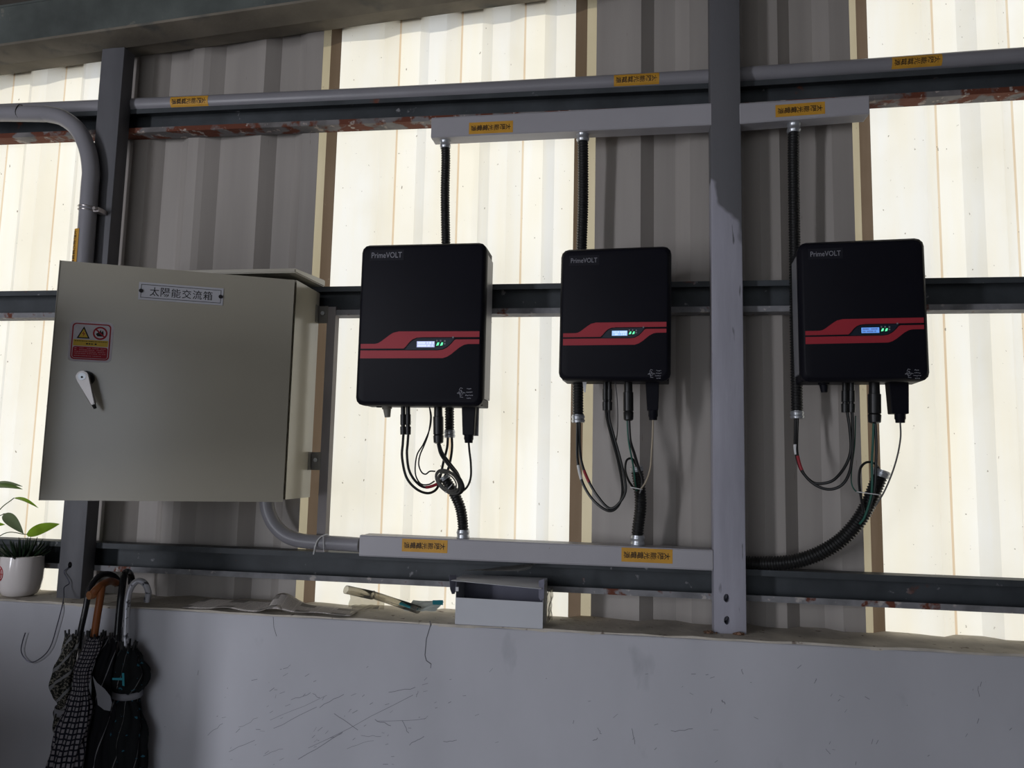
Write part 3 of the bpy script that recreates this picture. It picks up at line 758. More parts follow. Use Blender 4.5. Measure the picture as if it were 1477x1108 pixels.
# warning sticker
s0, za = door_uv(99.5, 492); s1, zb = door_uv(162.5, 494); _, zt = door_uv(131, 464); _, z0 = door_uv(128, 522)
wS, hS = s0-s1, zt-z0
def sq(u, v): return (s0-u*wS, z0+v*hS)
def srect(u0, u1, v0, v1, r): return [sq(*p) for p in rrect(u0, u1, v0, v1, r)]
stk = dpoly(srect(0, 1, 0, 1, .12), .0008, m_stick, 'warning_sticker', door)
dpoly(srect(.055, .945, .05, .95, .09), .0011, m_red2, 'sticker_border', door)
dpoly(srect(.085, .915, .08, .92, .07), .0014, m_stick, 'sticker_field', door)
dpoly(srect(.10, .90, .09, .37, .05), .0017, m_red2, 'sticker_red_panel', door)
dpoly([sq(*p) for p in ((.10, .385), (.90, .385), (.90, .54), (.10, .54))], .0017, m_yel, 'sticker_yellow_panel', door)
dpoly([sq(*p) for p in ((.17, .57), (.47, .57), (.32, .87))], .0017, m_ink, 'sticker_triangle_edge', door)
dpoly([sq(*p) for p in ((.215, .597), (.425, .597), (.32, .81))], .0020, m_yel, 'sticker_triangle', door)
dpoly([sq(*p) for p in ((.335, .76), (.285, .68), (.325, .685), (.305, .61), (.36, .70), (.32, .695))], .0023, m_red2, 'sticker_bolt', door)
dpoly([sq(.70+.17*math.cos(a), .72+.165*math.sin(a)) for a in (2*math.pi*i/24 for i in range(24))], .0017, m_red2, 'sticker_ring', door)
dpoly([sq(.70+.13*math.cos(a), .72+.125*math.sin(a)) for a in (2*math.pi*i/24 for i in range(24))], .0020, m_stick, 'sticker_ring_field', door)
dpoly([sq(*p) for p in ((.64, .64), (.78, .64), (.78, .72), (.76, .80), (.73, .74), (.71, .81), (.68, .75), (.66, .79), (.645, .73), (.60, .70))], .0022, m_ink, 'sticker_hand', door)
dpoly([sq(*p) for p in ((.585, .80), (.61, .825), (.815, .645), (.79, .62))], .0024, m_red2, 'sticker_bar', door)
b = B()
def dashes(z, u0, u1, h, fill):
    u = u0
    while u < u1:
        L = random.uniform(.012, .05)
        if random.random() < fill:
            p, q = sq(u, z), sq(min(u+L, u1), z+h); dquad(b, p[0], q[0], p[1], q[1], .0019)
        u += L+random.uniform(.006, .014)
dashes(.495, .13, .87, .018, .9); dashes(.425, .34, .64, .034, .75); obj('sticker_small_print_black', b, m_ink, door)
b = B()
for v in (.325, .28, .235, .19, .135): dashes(v, .14, .86, .014, .75)
obj('sticker_small_print_pale', b, m_pink, door)
# handle: round boss and lever
hs, hzz = door_uv(125.5, 546); nrm = Vector((math.sin(DANG), -math.cos(DANG), 0))
b = B(); p = on_door(hs, hzz); cyl(b, p, p+nrm*.012, .021, sides=24); cyl(b, p+nrm*.012, p+nrm*.040, .015, sides=24); obj('handle_boss', b, m_blackg, door, smooth=True)
top = p+nrm*.046; e1 = Vector((-ux, -uy, 0)); e2 = Vector((0, 0, 1))
ld = (e1*.40-e2*.92).normalized(); sd = Vector(ld.cross(nrm)); Lh = .083
b = B(); prof = [(-.016, 0), (-.012, .011), (0, .016), (.012, .011), (.016, 0)]
out = [(.0165*math.cos(a), .0165*math.sin(a)) for a in [math.radians(70+220*k/12) for k in range(13)]]   # round head
poly = [top+ld*c+sd*s for c, s in out] + [top+ld*Lh-sd*.0065, top+ld*(Lh+.004), top+ld*Lh+sd*.0065]
A = [b.verts.new(q+nrm*.009) for q in poly]; C = [b.verts.new(q-nrm*.009) for q in poly]
b.faces.new(A); b.faces.new(C[::-1])
for i in range(len(poly)): b.faces.new((A[i], A[(i+1) % len(poly)], C[(i+1) % len(poly)], C[i]))
bmesh.ops.bevel(b, geom=b.edges[:], offset=.0025, segments=2, affect='EDGES')
obj('handle', b, m_chrome, door, smooth=True, label='worn chrome lever handle')
b = B(); cyl(b, top+nrm*.008, top+nrm*.0105, .0105, sides=20); obj('lock_barrel', b, m_zinc, door)
b = B(); cyl(b, top+nrm*.0102+ld*.002, top+nrm*.0112+ld*.002, .003, sides=10); obj('keyhole', b, m_ink, door)
b = B(); cyl(b, top+ld*(Lh-.002), top+ld*(Lh+.014), .0062, .004, sides=12); obj('handle_tip', b, m_blackg, door, smooth=True)

# angle strut standing right of the cabinet between the girts
b = B(); xs = at(472, 560, -.002).x-.012
extr_p = [(xs, -.004), (xs+.030, -.004), (xs+.030, .03), (xs+.027, .03), (xs+.027, -.001), (xs, -.001)]
A = [b.verts.new((x, y, 1.247)) for x, y in extr_p]; C = [b.verts.new((x, y, 2.07)) for x, y in extr_p]
for i in range(6): b.faces.new((A[i], A[(i+1) % 6], C[(i+1) % 6], C[i]))
b.faces.new(A[::-1]); b.faces.new(C)
tag(obj('steel_strut', b, mat('brown_grey_strut', (.23, .21, .21), .6, var=.2, vs=10, stretch=(1, 1, .3))), 'narrow brown-grey steel angle strut beside the right side of the cabinet', 'strut')

# ------------------------------------------------------------------ inverters
RIGS = {}
def inverter(tagk, TL, TR, BL, BR, Yf, yaw, roll, stripe, disp, label, knob, dc, gland, cbox):
    """front face corners in the photograph on plane Yf give size and place"""
    a, c, d, e = (at(*p, Yf) for p in (TL, TR, BL, BR))
    W = ((c.x-a.x)+(e.x-d.x))/2; H = ((a.z-d.z)+(c.z-e.z))/2
    x = (a.x+c.x+d.x+e.x)/4; z = (a.z+c.z+d.z+e.z)/4-H/2
    R = root('solar_inverter', (x, Yf, z), label, 'inverter', 'wall-mounted solar inverters', Matrix.Rotation(math.radians(yaw), 3, 'Z') @ Matrix.Rotation(math.radians(roll), 3, 'Y'))
    h = W/2; D = -Yf-.042
    k = .024
    def oct_(i): return rrect(-h+i, h-i, i, H-i, k-i*.3, 3)
    b = B(); loft(b, [(oct_(.013), 0), (oct_(.009), .0012), (oct_(.0), .014), (oct_(0), .040), (oct_(.004), .042)])
    obj('front_cover', b, m_black, R, local=True, smooth=True)
    b = B(); box(b, -h+.002, h-.002, .042, D, .028, H-.026, bev=.003); obj('heat_sink', b, m_alu, R, local=True, label='grey aluminium body')
    for q in (0, 1):
        b = B(); z0, z1 = ((.004, .028), (H-.026, H-.004))[q]; ii = .006
        box(b, -h+ii, h-ii, .042, D, z0, z1, bev=.003); obj('end_cap', b, m_black, R, local=True)
    b = B(); box(b, -h*.55, h*.55, D, -Yf-.001, H*.62-.04, H*.62+.05); obj('wall_bracket', b, m_zinc, R, local=True)
    # stripes and display, measured on the cover (units: 1138 = width of the flat front)
    fwid = W-.026; s = fwid/1138; zc = H*stripe
    def F(p): return (-fwid/2+(p[0]-132)*s, zc-(p[1]-250)*s)
    def curve(pts): return [F(p) for p in pts]
    up_ = [(132, 240), (270, 240), (300, 234), (330, 217), (410, 157), (445, 135), (500, 122), (1270, 124), (1270, 178), (720, 178), (672, 183), (635, 198), (605, 224), (575, 262), (552, 284), (132, 285)]
    lo_ = [(132, 303), (880, 303), (930, 296), (975, 272), (1010, 238), (1036, 206), (1052, 200), (1270, 200), (1270, 243), (1165, 243), (1130, 250), (1085, 275), (1010, 337), (970, 362), (930, 375), (132, 378)]
    pn_ = [(565, 296), (590, 262), (620, 226), (648, 204), (690, 187), (1015, 185), (1035, 190), (1003, 232), (970, 264), (928, 288), (880, 296)]
    for nm, poly, m, t in (('stripe', up_, m_red, -.0008), ('stripe', lo_, m_red, -.0008), ('display_panel', pn_, m_panel, -.0006)):
        b = B(); prism(b, curve(poly)[::-1], t, .0004); obj(nm, b, m, R, local=True)
    x0, z1 = F((678, 217)); x1, z0 = F((848, 273))
    b = B(); box(b, x0, x1, -.0016, 0, z0, z1); obj('display', b, disp, R, local=True, label='lit display')
    b = B()
    for row, (za, zb) in enumerate(((.56, .88), (.12, .44))):
        u = .06
        while u < .92:
            wv = random.uniform(.025, .06)
            if random.random() < .8:
                prism(b, [(x0+(x1-x0)*u, z0+(z1-z0)*za), (x0+(x1-x0)*(u+wv*.7), z0+(z1-z0)*za), (x0+(x1-x0)*(u+wv*.7), z0+(z1-z0)*zb), (x0+(x1-x0)*u, z0+(z1-z0)*zb)], -.0019, -.0015)
            u += wv
    obj('display_text', b, m_dtextd if tagk == 3 else m_dtext, R, local=True)
    for cx in (878, 915):
        q = [F((cx-13, 258)), F((cx+8, 254)), F((cx+14, 228)), F((cx-2, 230))]
        b = B(); prism(b, q, -.0016, 0); obj('indicator_light', b, m_led, R, local=True)
    for cx, cy in ((945, 215), (945, 240), (905, 212), (870, 212), (1022, 180)):
        b = B(); p = F((cx, cy)); r = 7*s; prism(b, [(p[0]-r, p[1]-r), (p[0]+r, p[1]-r), (p[0]+r, p[1]+r), (p[0]-r, p[1]+r)], -.0014, 0); obj('panel_mark', b, m_logo, R, local=True)
    # logo
    lx = -fwid/2+fwid*.062; lw = fwid*.262; lz = H-.046; lh = lw*.185
    b = B(); prism(b, [(lx-.006, lz-.008), (lx+lw+.006, lz-.008), (lx+lw+.006, lz+lh+.008), (lx-.006, lz+lh+.008)], -.0006, .0004); obj('logo_plate', b, m_logob, R, local=True)
    b = B(); put_text(b, 'PrimeVOLT', lambda u, v: Vector((lx+u*lw, -.0009, lz+v*lh))); obj('logo_lettering', b, m_logo, R, local=True)
    # symbol and four short unreadable lines of print, lower right
    b = B(); px0 = fwid/2-fwid*.155; pz = zc-455*s; sc_ = s*1.0
    def bar(u0, v0, u1, v1, wd):
        p = Vector((px0+u0*sc_, 0, pz+v0*sc_)); q = Vector((px0+u1*sc_, 0, pz+v1*sc_)); d = (q-p); n = Vector((-d.z, 0, d.x)).normalized()*wd*sc_/2
        b.faces.new([b.verts.new(Vector((r.x, -.0006, r.z))) for r in (p-n, q-n, q+n, p+n)])
    for q in ((0, 30, 12, 55), (12, 55, 34, 48), (-18, 2, 4, 20), (-18, 2, 26, 6), (4, 20, 6, -8), (20, 36, 22, 10), (8, 30, 30, 22), (6, -8, 30, -14), (14, -24, 8, -4), (8, -30, 40, -34), (30, 14, 60, 6), (38, 8, 34, -6)): bar(*q, 5)
    for v, u0, u1 in ((44, 72, 122), (14, 70, 128), (-14, 60, 128), (-40, 74, 118)):
        u = u0
        while u < u1-6:
            wv = random.uniform(8, 14); bar(u, v+random.uniform(-4, 4), u+wv, v+random.uniform(-4, 4), random.uniform(5, 9)); u += wv+4
    obj('small_print', b, m_logo, R, local=True)
    # fittings under the case; x given in pixels of the photograph, on plane Y
    Minv = WM[R].inverted()
    def loc(px, py, Y): return Minv @ at(px, py, Y)
    Yc = Yf+.085
    def vert(px0, py0, px1, py1, Y, sec, name, m, sides=14):
        """lathe-like piece from top pixel to bottom pixel; sec list of (t, r)"""
        p, q = at(px0, py0, Y), at(px1, py1, Y)
        p = Vector((p.x, p.y, max(p.z, (WM[R] @ Vector((0, 0, .004))).z)))
        b = B(); sweep(b, [p.lerp(q, t) for t, r in sec], lambda i, a: sec[i][1], sides); return obj(name, b, m, R, smooth=True)
    SC = (Yc-CAM.y)/FPX                               # metres per pixel about there
    if knob:
        vert(knob[0], knob[1], knob[0]+1, knob[1]+knob[2], Yc, [(0, 7.5*SC), (.25, 7.5*SC), (.3, 6*SC), (1, 4.2*SC)], 'dc_switch', m_knob if tagk == 1 else m_black)
        b = B(); p = at(knob[0]-6, knob[1], Yc); cyl(b, (p.x-.012, p.y, p.z-.0), (p.x-.012, p.y, p.z+.012), .009, sides=12); obj('blanking_plug', b, m_black, R)
    for xx in dc[0]:
        y0, y1 = dc[1], dc[2]; r = dc[3]*SC
        vert(xx, y0, xx, y1, Yc, [(0, r*.85), (.30, r*.85), (.31, r*1.05), (.66, r*1.05), (.67, r*.8), (.72, r*.8), (.73, r*1.12), (1, r*1.05)], 'dc_connector', m_blackg, 10)
    gx, gy0, gy1, gr = gland; r = gr*SC
    vert(gx, gy0, gx+.5, gy1, Yc, [(0, r*.8), (.3, r*.85), (.31, r), (.76, r), (.77, r*.85), (.8, r*1.02), (.97, r*.95), (1, r*.6)], 'ac_gland', m_blackg, 14)
    cx_, cy0, cy1, cw, cg = cbox
    p, q = at(cx_-cw/2, cy0, Yc-.01), at(cx_+cw/2, cy1, Yc-.01)
    b = B(); prism(b, [(p.x, p.z+.01), (q.x, p.z+.01), (q.x-.003, q.z), (p.x+.006, q.z)], Yc-.01, Yc+.028); bmesh.ops.bevel(b, geom=b.edges[:], offset=.002, segments=1, affect='EDGES')
    obj('communication_box', b, m_black, R)
    vert(cx_+1, cy1, cx_+1, cg, Yc+.005, [(0, 5*SC), (.22, 5*SC), (.24, 7*SC), (.90, 7*SC), (.92, 6.2*SC), (1, 5.8*SC)], 'cable_gland', m_black, 10)
    RIGS[tagk] = (R, Yc)
    return R
r1 = inverter(1, (517, 351.5), (698.5, 349.5), (515, 583.5), (697.5, 587), -.187, .0, .0, .368, m_disp1, 'largest black solar inverter with red stripes, against the translucent sheet beside the cabinet', (558, 588, 14), ((581.5, 588.5), 585, 627, 4.0), (632, 584, 640, 7.6), (675, 584, 628, 19, 639))
b = B(); p, q = at(683.5, 586, -.07), at(690, 629, -.07); box(b, p.x, q.x, -.072, -.068, q.z, p.z+.02); obj('side_tab', b, m_alu, r1)
r2 = inverter(2, (806.5, 358), (966.5, 354.5), (804.5, 549), (967.5, 548.5), -.187, -4.0, .4, .345, m_disp2, 'black solar inverter with red stripes and light blue display, left of the centre post', None, ((873, 879), 548, 592, 3.8), (906, 548, 607, 7.4), (941, 548, 592, 20, 606))
b = B(); p, q = at(840, 553, -.1), at(846, 566, -.1); prism(b, [(p.x, p.z+.008), (q.x, p.z+.008), (q.x-.003, q.z), (p.x+.005, q.z)], -.101, -.098); obj('hanging_tag', b, m_white, r2)
r3 = inverter(3, (1154, 346.5), (1335, 343.5), (1157, 551), (1340, 548), -.187, -3.5, -.3, .348, m_disp3, 'black solar inverter with red stripes and deep blue display, right of the centre post', (1188, 551, 15), ((1219, 1228), 550, 595, 4.6), (1261, 550, 611, 8.4), (1297.5, 550, 597, 31, 610))

# ------------------------------------------------------------------ cables
def cable(path, r, m, label, group, cat='cable', bands=()):
    P = spline([at(*p) for p in path], 9)
    Rt = root('cable', P[0], label, cat, group)
    b = B(); sweep(b, P, r, 8); obj('sheath', b, m, Rt, smooth=True)
    for t0, t1, mm in bands:
        i0, i1 = int(t0*(len(P)-1)), max(int(t1*(len(P)-1)), int(t0*(len(P)-1))+2)
        b = B(); sweep(b, P[i0:i1+1], r*1.15, 8); obj('band', b, mm, Rt, smooth=True)
    return Rt
ya = -.10
g1, g2, g3 = 'cables under the largest inverter', 'cables under the middle inverter', 'cables under the right inverter'
cable([(646, 627, -.04), (645, 645, -.045), (640, 665, -.06), (635, 688, -.07), (630, 705, -.08), (617, 711.5, -.09), (600, 705, -.1), (586, 688, ya), (580, 660, ya), (581, 640, ya), (582, 626, ya)], .0042, m_cable, 'black solar cable, outer of the two long loops under the largest inverter', g1)
cable([(651.5, 627, -.04), (652, 645, -.045), (650, 662, -.055), (645, 680, -.065), (634, 696, -.08), (614, 703, -.09), (600, 695, -.1), (590, 678, ya), (587, 655, ya), (588, 640, ya), (589, 626, ya)], .0042, m_cable, 'black solar cable with red band, inner of the two long loops under the largest inverter', g1, bands=((.42, .50, m_cablered),))
cable([(632, 640, ya), (636, 655, ya), (645, 668, -.11), (656, 681, -.11), (665, 694, -.105), (668, 704, -.10), (664, 711, -.09), (655, 712, -.08), (646, 703, -.07), (641, 690, -.064)], .0052, m_cable, 'thick black mains cable crossing down from the gland of the largest inverter', g1)
cable([(634, 640, ya), (639, 654, ya), (650, 669, -.105), (661, 684, -.1), (664, 698, -.095), (659, 708, -.085), (650, 706, -.075), (644, 696, -.066), (642, 690, -.062)], .0032, m_cable, 'thinner black cable beside the thick mains cable under the largest inverter', g1)
cable([(676, 638, ya), (677, 650, ya), (679, 668, -.1), (679, 688, -.1), (674, 702, -.095), (664, 710, -.09), (652, 710, -.08), (644, 702, -.07), (641, 692, -.064)], .0034, m_cable, 'thin dark cable hanging from the communication box of the largest inverter', g1)
cable([(619, 586, ya), (622, 600, ya), (620, 618, ya), (611, 640, ya), (602, 655, ya), (599, 672, ya), (600, 687, ya), (607, 698, -.1), (618, 699, -.095), (627, 694, -.09)], .0023, m_cable, 'thin black wire, wider loop beside the coil', g1)
cable([(619.5, 586, ya), (621, 604, ya), (618, 625, ya), (612, 642, ya), (606, 656, ya), (604, 670, ya), (608, 681, -.1), (614, 684, -.1), (620, 680, -.098), (628, 680, -.095)], .0023, m_cable, 'thin black wire, narrower loop beside the coil', g1)
b = B(); cc = at(646.5, 695, -.105); sc = .00207
for k in range(5):
    rr = 1-.075*k; pts_ = []
    for i in range(33):
        a = 2*math.pi*i/32; u, v = 23*rr*math.cos(a), 13.5*rr*math.sin(a); t_ = math.radians(-42)
        pts_.append(cc+Vector(((u*math.cos(t_)-v*math.sin(t_))*sc, .0035*k*(1 if k % 2 else -1)+.010*math.sin(a), (u*math.sin(t_)+v*math.cos(t_))*sc)))
    sweep(b, pts_, .0022, 7, cap=False)
CO = root('coiled_cable', cc, 'coil of thin grey cable tied below the largest inverter', 'cable')
obj('coil', b, m_cableg, CO, smooth=True)
b = B(); q0, q1 = at(642, 711, -.118), at(652, 699, -.118); sweep(b, [q0, q0.lerp(q1, .5)+Vector((0, -.004, 0)), q1], .0014, 6); obj('cable_tie', b, m_white, CO)
# middle
cable([(833, 606, -.04), (832.5, 640, -.05), (833.5, 668, -.06), (841, 698, -.075), (857, 723, -.09), (878, 737, -.1), (892, 729, ya), (898, 706, ya), (892, 667, ya), (882, 630, ya), (876, 606, ya), (874, 591, ya)], .0042, m_cable, 'black solar cable with white band, outer of the two long loops under the middle inverter', g2, bands=((.20, .26, m_white),))
cable([(836, 606, -.04), (836, 640, -.045), (838.5, 665, -.055), (847, 690, -.07), (862, 716, -.085), (880, 733.5, -.095), (896, 722, -.105), (902.5, 702, -.105), (895, 664, -.105), (885, 628, ya), (879, 606, ya), (878.5, 591, ya)], .0042, m_cable, 'black solar cable with red band, inner of the two long loops under the middle inverter', g2, bands=((.24, .30, m_cablered),))
cable([(887, 549, ya), (890, 575, ya), (891, 605, ya), (890, 628, -.09), (886, 650, -.08)], .0016, m_cable, 'single thin black wire hanging beside the solar connectors of the middle inverter', g2)
cable([(907, 606, ya), (909, 635, ya), (915, 655, -.09), (921, 675, -.08), (926, 690, -.075), (926, 703, -.07), (923, 712, -.068)], .0045, m_cable, 'thick black mains cable under the middle inverter', g2)
cable([(904.5, 606, ya), (906, 632, ya), (910, 655, -.095), (914, 676, -.085), (916, 695, -.075), (918, 708, -.070)], .0026, m_cablegr, 'dark green earth wire under the middle inverter', g2)
cable([(918, 672, -.05), (912, 662, -.075), (904, 664, -.085), (902, 678, -.088), (906, 692, -.085), (915, 706, -.075)], .0034, m_cable, 'black lead looping into the short conduit mouth under the middle inverter', g2)
cable([(942, 606, ya), (941.5, 625, ya), (940, 650, -.095), (938, 675, -.09), (932, 694, -.08), (924, 706, -.07)], .0028, m_cableb, 'beige communication cable under the middle inverter', g2)
# right
cable([(1147.5, 600, -.034), (1147, 625, -.04), (1147.5, 650, -.05), (1155, 677, -.065), (1171, 695, -.08), (1186, 697.5, -.09), (1203, 692, ya), (1219, 673, ya), (1227, 650, ya), (1226, 622, ya), (1222, 594, ya)], .0044, m_cable, 'black solar cable with white band, inner of the two long loops under the right inverter', g3, bands=((.17, .23, m_white),))
cable([(1150.5, 600, -.034), (1149.5, 630, -.04), (1150, 655, -.055), (1158, 681, -.07), (1175, 699, -.085), (1196, 706, -.095), (1215, 699, -.105), (1226, 679, -.105), (1229.5, 650, ya), (1230, 620, ya), (1229, 594, ya)], .0044, m_cable, 'black solar cable with red band, outer of the two long loops under the right inverter', g3, bands=((.22, .29, m_cablered),))
cable([(1234, 600, -.09), (1233, 640, -.09), (1229, 672, -.09), (1228, 695, -.09), (1233, 707, -.085), (1243, 713, -.08)], .0018, m_cablegr, 'thin green wire left of the conduit end under the right inverter', g3)
cable([(1262.5, 610, ya), (1264, 640, ya), (1263.5, 670, ya), (1262, 700, -.098), (1258, 722, -.092), (1249, 745, -.082), (1243, 752, -.074)], .0042, m_cable, 'thick black mains cable under the right inverter', g3)
cable([(1260, 610, ya), (1259, 640, ya), (1257.5, 670, -.105), (1258, 695, -.105), (1256, 718, -.098), (1247, 746, -.086), (1240, 756, -.076)], .0034, m_cablegr, 'dark green earth wire under the right inverter', g3)
cable([(1270, 680, -.062), (1262, 669, -.08), (1250, 667, -.088), (1241, 676, -.09), (1239, 695, -.088), (1242, 718, -.085), (1246, 740, -.08)], .0036, m_cable, 'black lead looping back from the conduit end under the right inverter', g3)
cable([(1298.5, 609, ya), (1299, 630, ya), (1295, 655, ya), (1287, 682, -.095), (1275, 710, -.088), (1262, 731, -.08)], .0024, m_cableg, 'thin grey communication cable bowing right under the right inverter', g3)
# white tie straps round the bundles
for nm, c0, c1, lb in (('cable_tie', (910, 703, -.095), (926, 706, -.095), 'white cable tie round the bundle under the middle inverter'), ('cable_tie', (1240, 710, -.11), (1269, 714, -.105), 'white cable tie round the bundle under the right inverter')):
    b = B(); p, q = at(*c0), at(*c1); sweep(b, spline([p+Vector((0, .03, 0)), p, p.lerp(q, .5)+Vector((0, -.006, 0)), q, q+Vector((0, .03, 0))], 5), .0016, 6)
    tag(obj(nm, b, m_white, smooth=True), lb, 'cable tie')

# ------------------------------------------------------------------ potted plant on the ledge
pc0 = Vector((at(29, 850, -.055).x, -.056, SILL+.001))
R = root('potted_succulent', pc0, 'white ceramic pot with a dark spiky succulent, at the left end of the ledge', 'plant')
b = B()
lathe(b, pc0, [(.040, 0), (.052, .006), (.061, .024), (.066, .055), (.067, .085), (.0655, .115), (.0645, .133), (.062, .1345), (.0595, .132), (.060, .11), (.058, .108)], 40)
obj('pot', b, m_pot, R, smooth=True)
b = B(); lathe(b, pc0, [(.056, .100), (.0598, .114), (.03, .121), (.002, .124)], 24); obj('soil', b, m_soil, R, smooth=True)
b = B()                                             # red printed seal: ring and strokes hugging the glaze
def onpot(a, z):
    r = .0668+.0006; return Vector((pc0.x+r*math.sin(a), pc0.y-r*math.cos(a), pc0.z+z))
a0 = -.52
for r_ in (.024, .017, .010):
    q = [onpot(a0+r_*math.cos(t)/.067, .078+r_*1.05*math.sin(t)) for t in (2*math.pi*k/28 for k in range(29))]
    sweep(b, q, .0014, 5, cap=False)
for k in range(7):
    t = k*.9; sweep(b, [onpot(a0+.008*math.cos(t)/.067, .078+.008*math.sin(t)), onpot(a0+.024*math.cos(t)/.067, .078+.024*math.sin(t))], .0013, 5)
obj('red_print', b, m_redm, R)
def leaf_mesh(b, base, tip, wd, sag, curl=0.0, n=8, up_=Vector((0, 0, 1))):
    base, tip = Vector(base), Vector(tip); d = tip-base; side = d.cross(up_).normalized() if d.cross(up_).length > 1e-5 else Vector((1, 0, 0)); nn = side.cross(d).normalized()
    rows = []
    for i in range(n+1):
        t = i/n; c = base+d*t+nn*sag*math.sin(math.pi*t); wv = wd*(math.sin(math.pi*min(1, t**.75))**.8 if 0 < t < 1 else .02)
        rows.append([b.verts.new(c+side*wv*s+nn*curl*wv*abs(s)) for s in (-1, -.5, 0, .5, 1)])
    for a, c in zip(rows, rows[1:]):
        for k in range(4): b.faces.new((a[k], a[k+1], c[k+1], c[k]))
top = pc0+Vector((0, 0, .120))
for k in range(46):
    a = k*2.39996; el = math.radians(14+66*((45-k)/45)**.9); L = random.uniform(.050, .072)
    dr = Vector((math.cos(a)*math.cos(el), math.sin(a)*math.cos(el), math.sin(el)))
    bs = top+Vector((math.cos(a), math.sin(a), 0))*(.012+.022*k/45)
    b = B(); pts_ = [bs, bs+dr*L*.35+Vector((0, 0, .002)), bs+dr*L*.7+Vector((0, 0, .005)), bs+dr*L+Vector((0, 0, .012))]
    sweep(b, pts_, lambda i, q: (.0042, .0046, .0030, .0005)[i], 6); obj('spike_leaf', b, m_spike, R, smooth=True)

# broad-leaved plant standing further left; its leaves reach into view
pq = Vector((-2.25, -.03, SILL+.001))
R = root('broadleaf_plant', pq, 'green broad-leaved houseplant whose leaves hang above the spiky succulent', 'plant')
b = B(); lathe(b, pq, [(.042, 0), (.055, .05), (.060, .105), (.063, .107), (.063, .116), (.057, .116), (.056, .10)], 28); obj('pot', b, mat('pink_clay', (.42, .27, .22), .7), R, smooth=True)
b = B(); lathe(b, pq, [(.05, .09), (.056, .101), (.002, .106)], 20); obj('soil', b, m_soil, R)
crown = pq+Vector((0, 0, .11))
def stem_leaf(base, tip, wd, sag, m, curl=.25, up_=Vector((0, -.55, .8)), label=None):
    base, tip = at(*base), at(*tip)
    b = B(); mid = crown.lerp(base, .55)+Vector((0, 0, .04)); sweep(b, spline([crown, mid, base], 8), .0016, 6); obj('stem', b, m_stem, R, smooth=True)
    b = B(); leaf_mesh(b, base, tip, wd, sag, curl, 12, up_); obj('leaf', b, m, R, smooth='all', label=label)
stem_leaf((-24, 710, -.05), (33, 706, -.07), .016, .018, m_leafd, .3)
stem_leaf((-20, 703, -.02), (33, 702, -.06), .012, .014, m_leafg, .3)
stem_leaf((20, 718.5, -.04), (55.5, 733, -.07), .0075, .012, m_leaf, .3)
stem_leaf((6, 741, -.06), (34, 770, -.09), .0185, .012, m_leafg, .2, Vector((.3, -.8, .5)))
stem_leaf((38, 771, -.02), (86, 756, -.03), .021, .004, m_leaf, .12, Vector((.1, -.9, .35)), 'bright backlit green leaf')
stem_leaf((-30, 760, -.05), (7.5, 757, -.06), .014, .006, m_leaf, .2, Vector((0, -.8, .5)))
stem_leaf((-60, 735, -.04), (-14, 728, -.06), .02, .01, m_leafd, .2)

# ------------------------------------------------------------------ wire hook from the post hole
b = B(); sweep(b, spline([at(101, 816, -.045), at(98, 819, -.064), at(92.5, 825, -.066), at(98, 836, -.07), at(99.5, 842, -.07), at(92.5, 848, -.085), at(92, 860, -.10), at(89.5, 875, -.136), at(83, 900, -.14), at(74, 930, -.14), at(63, 946, -.14), at(46, 955.5, -.14), at(35, 949, -.14), at(30.5, 938, -.14), at(33, 924, -.14), at(36.5, 913, -.14)], 7), .0017, 7)
tag(obj('wire_hook', b, m_wire, smooth=True), 'thin bent wire hook hanging from the hole in the left post', 'hook')

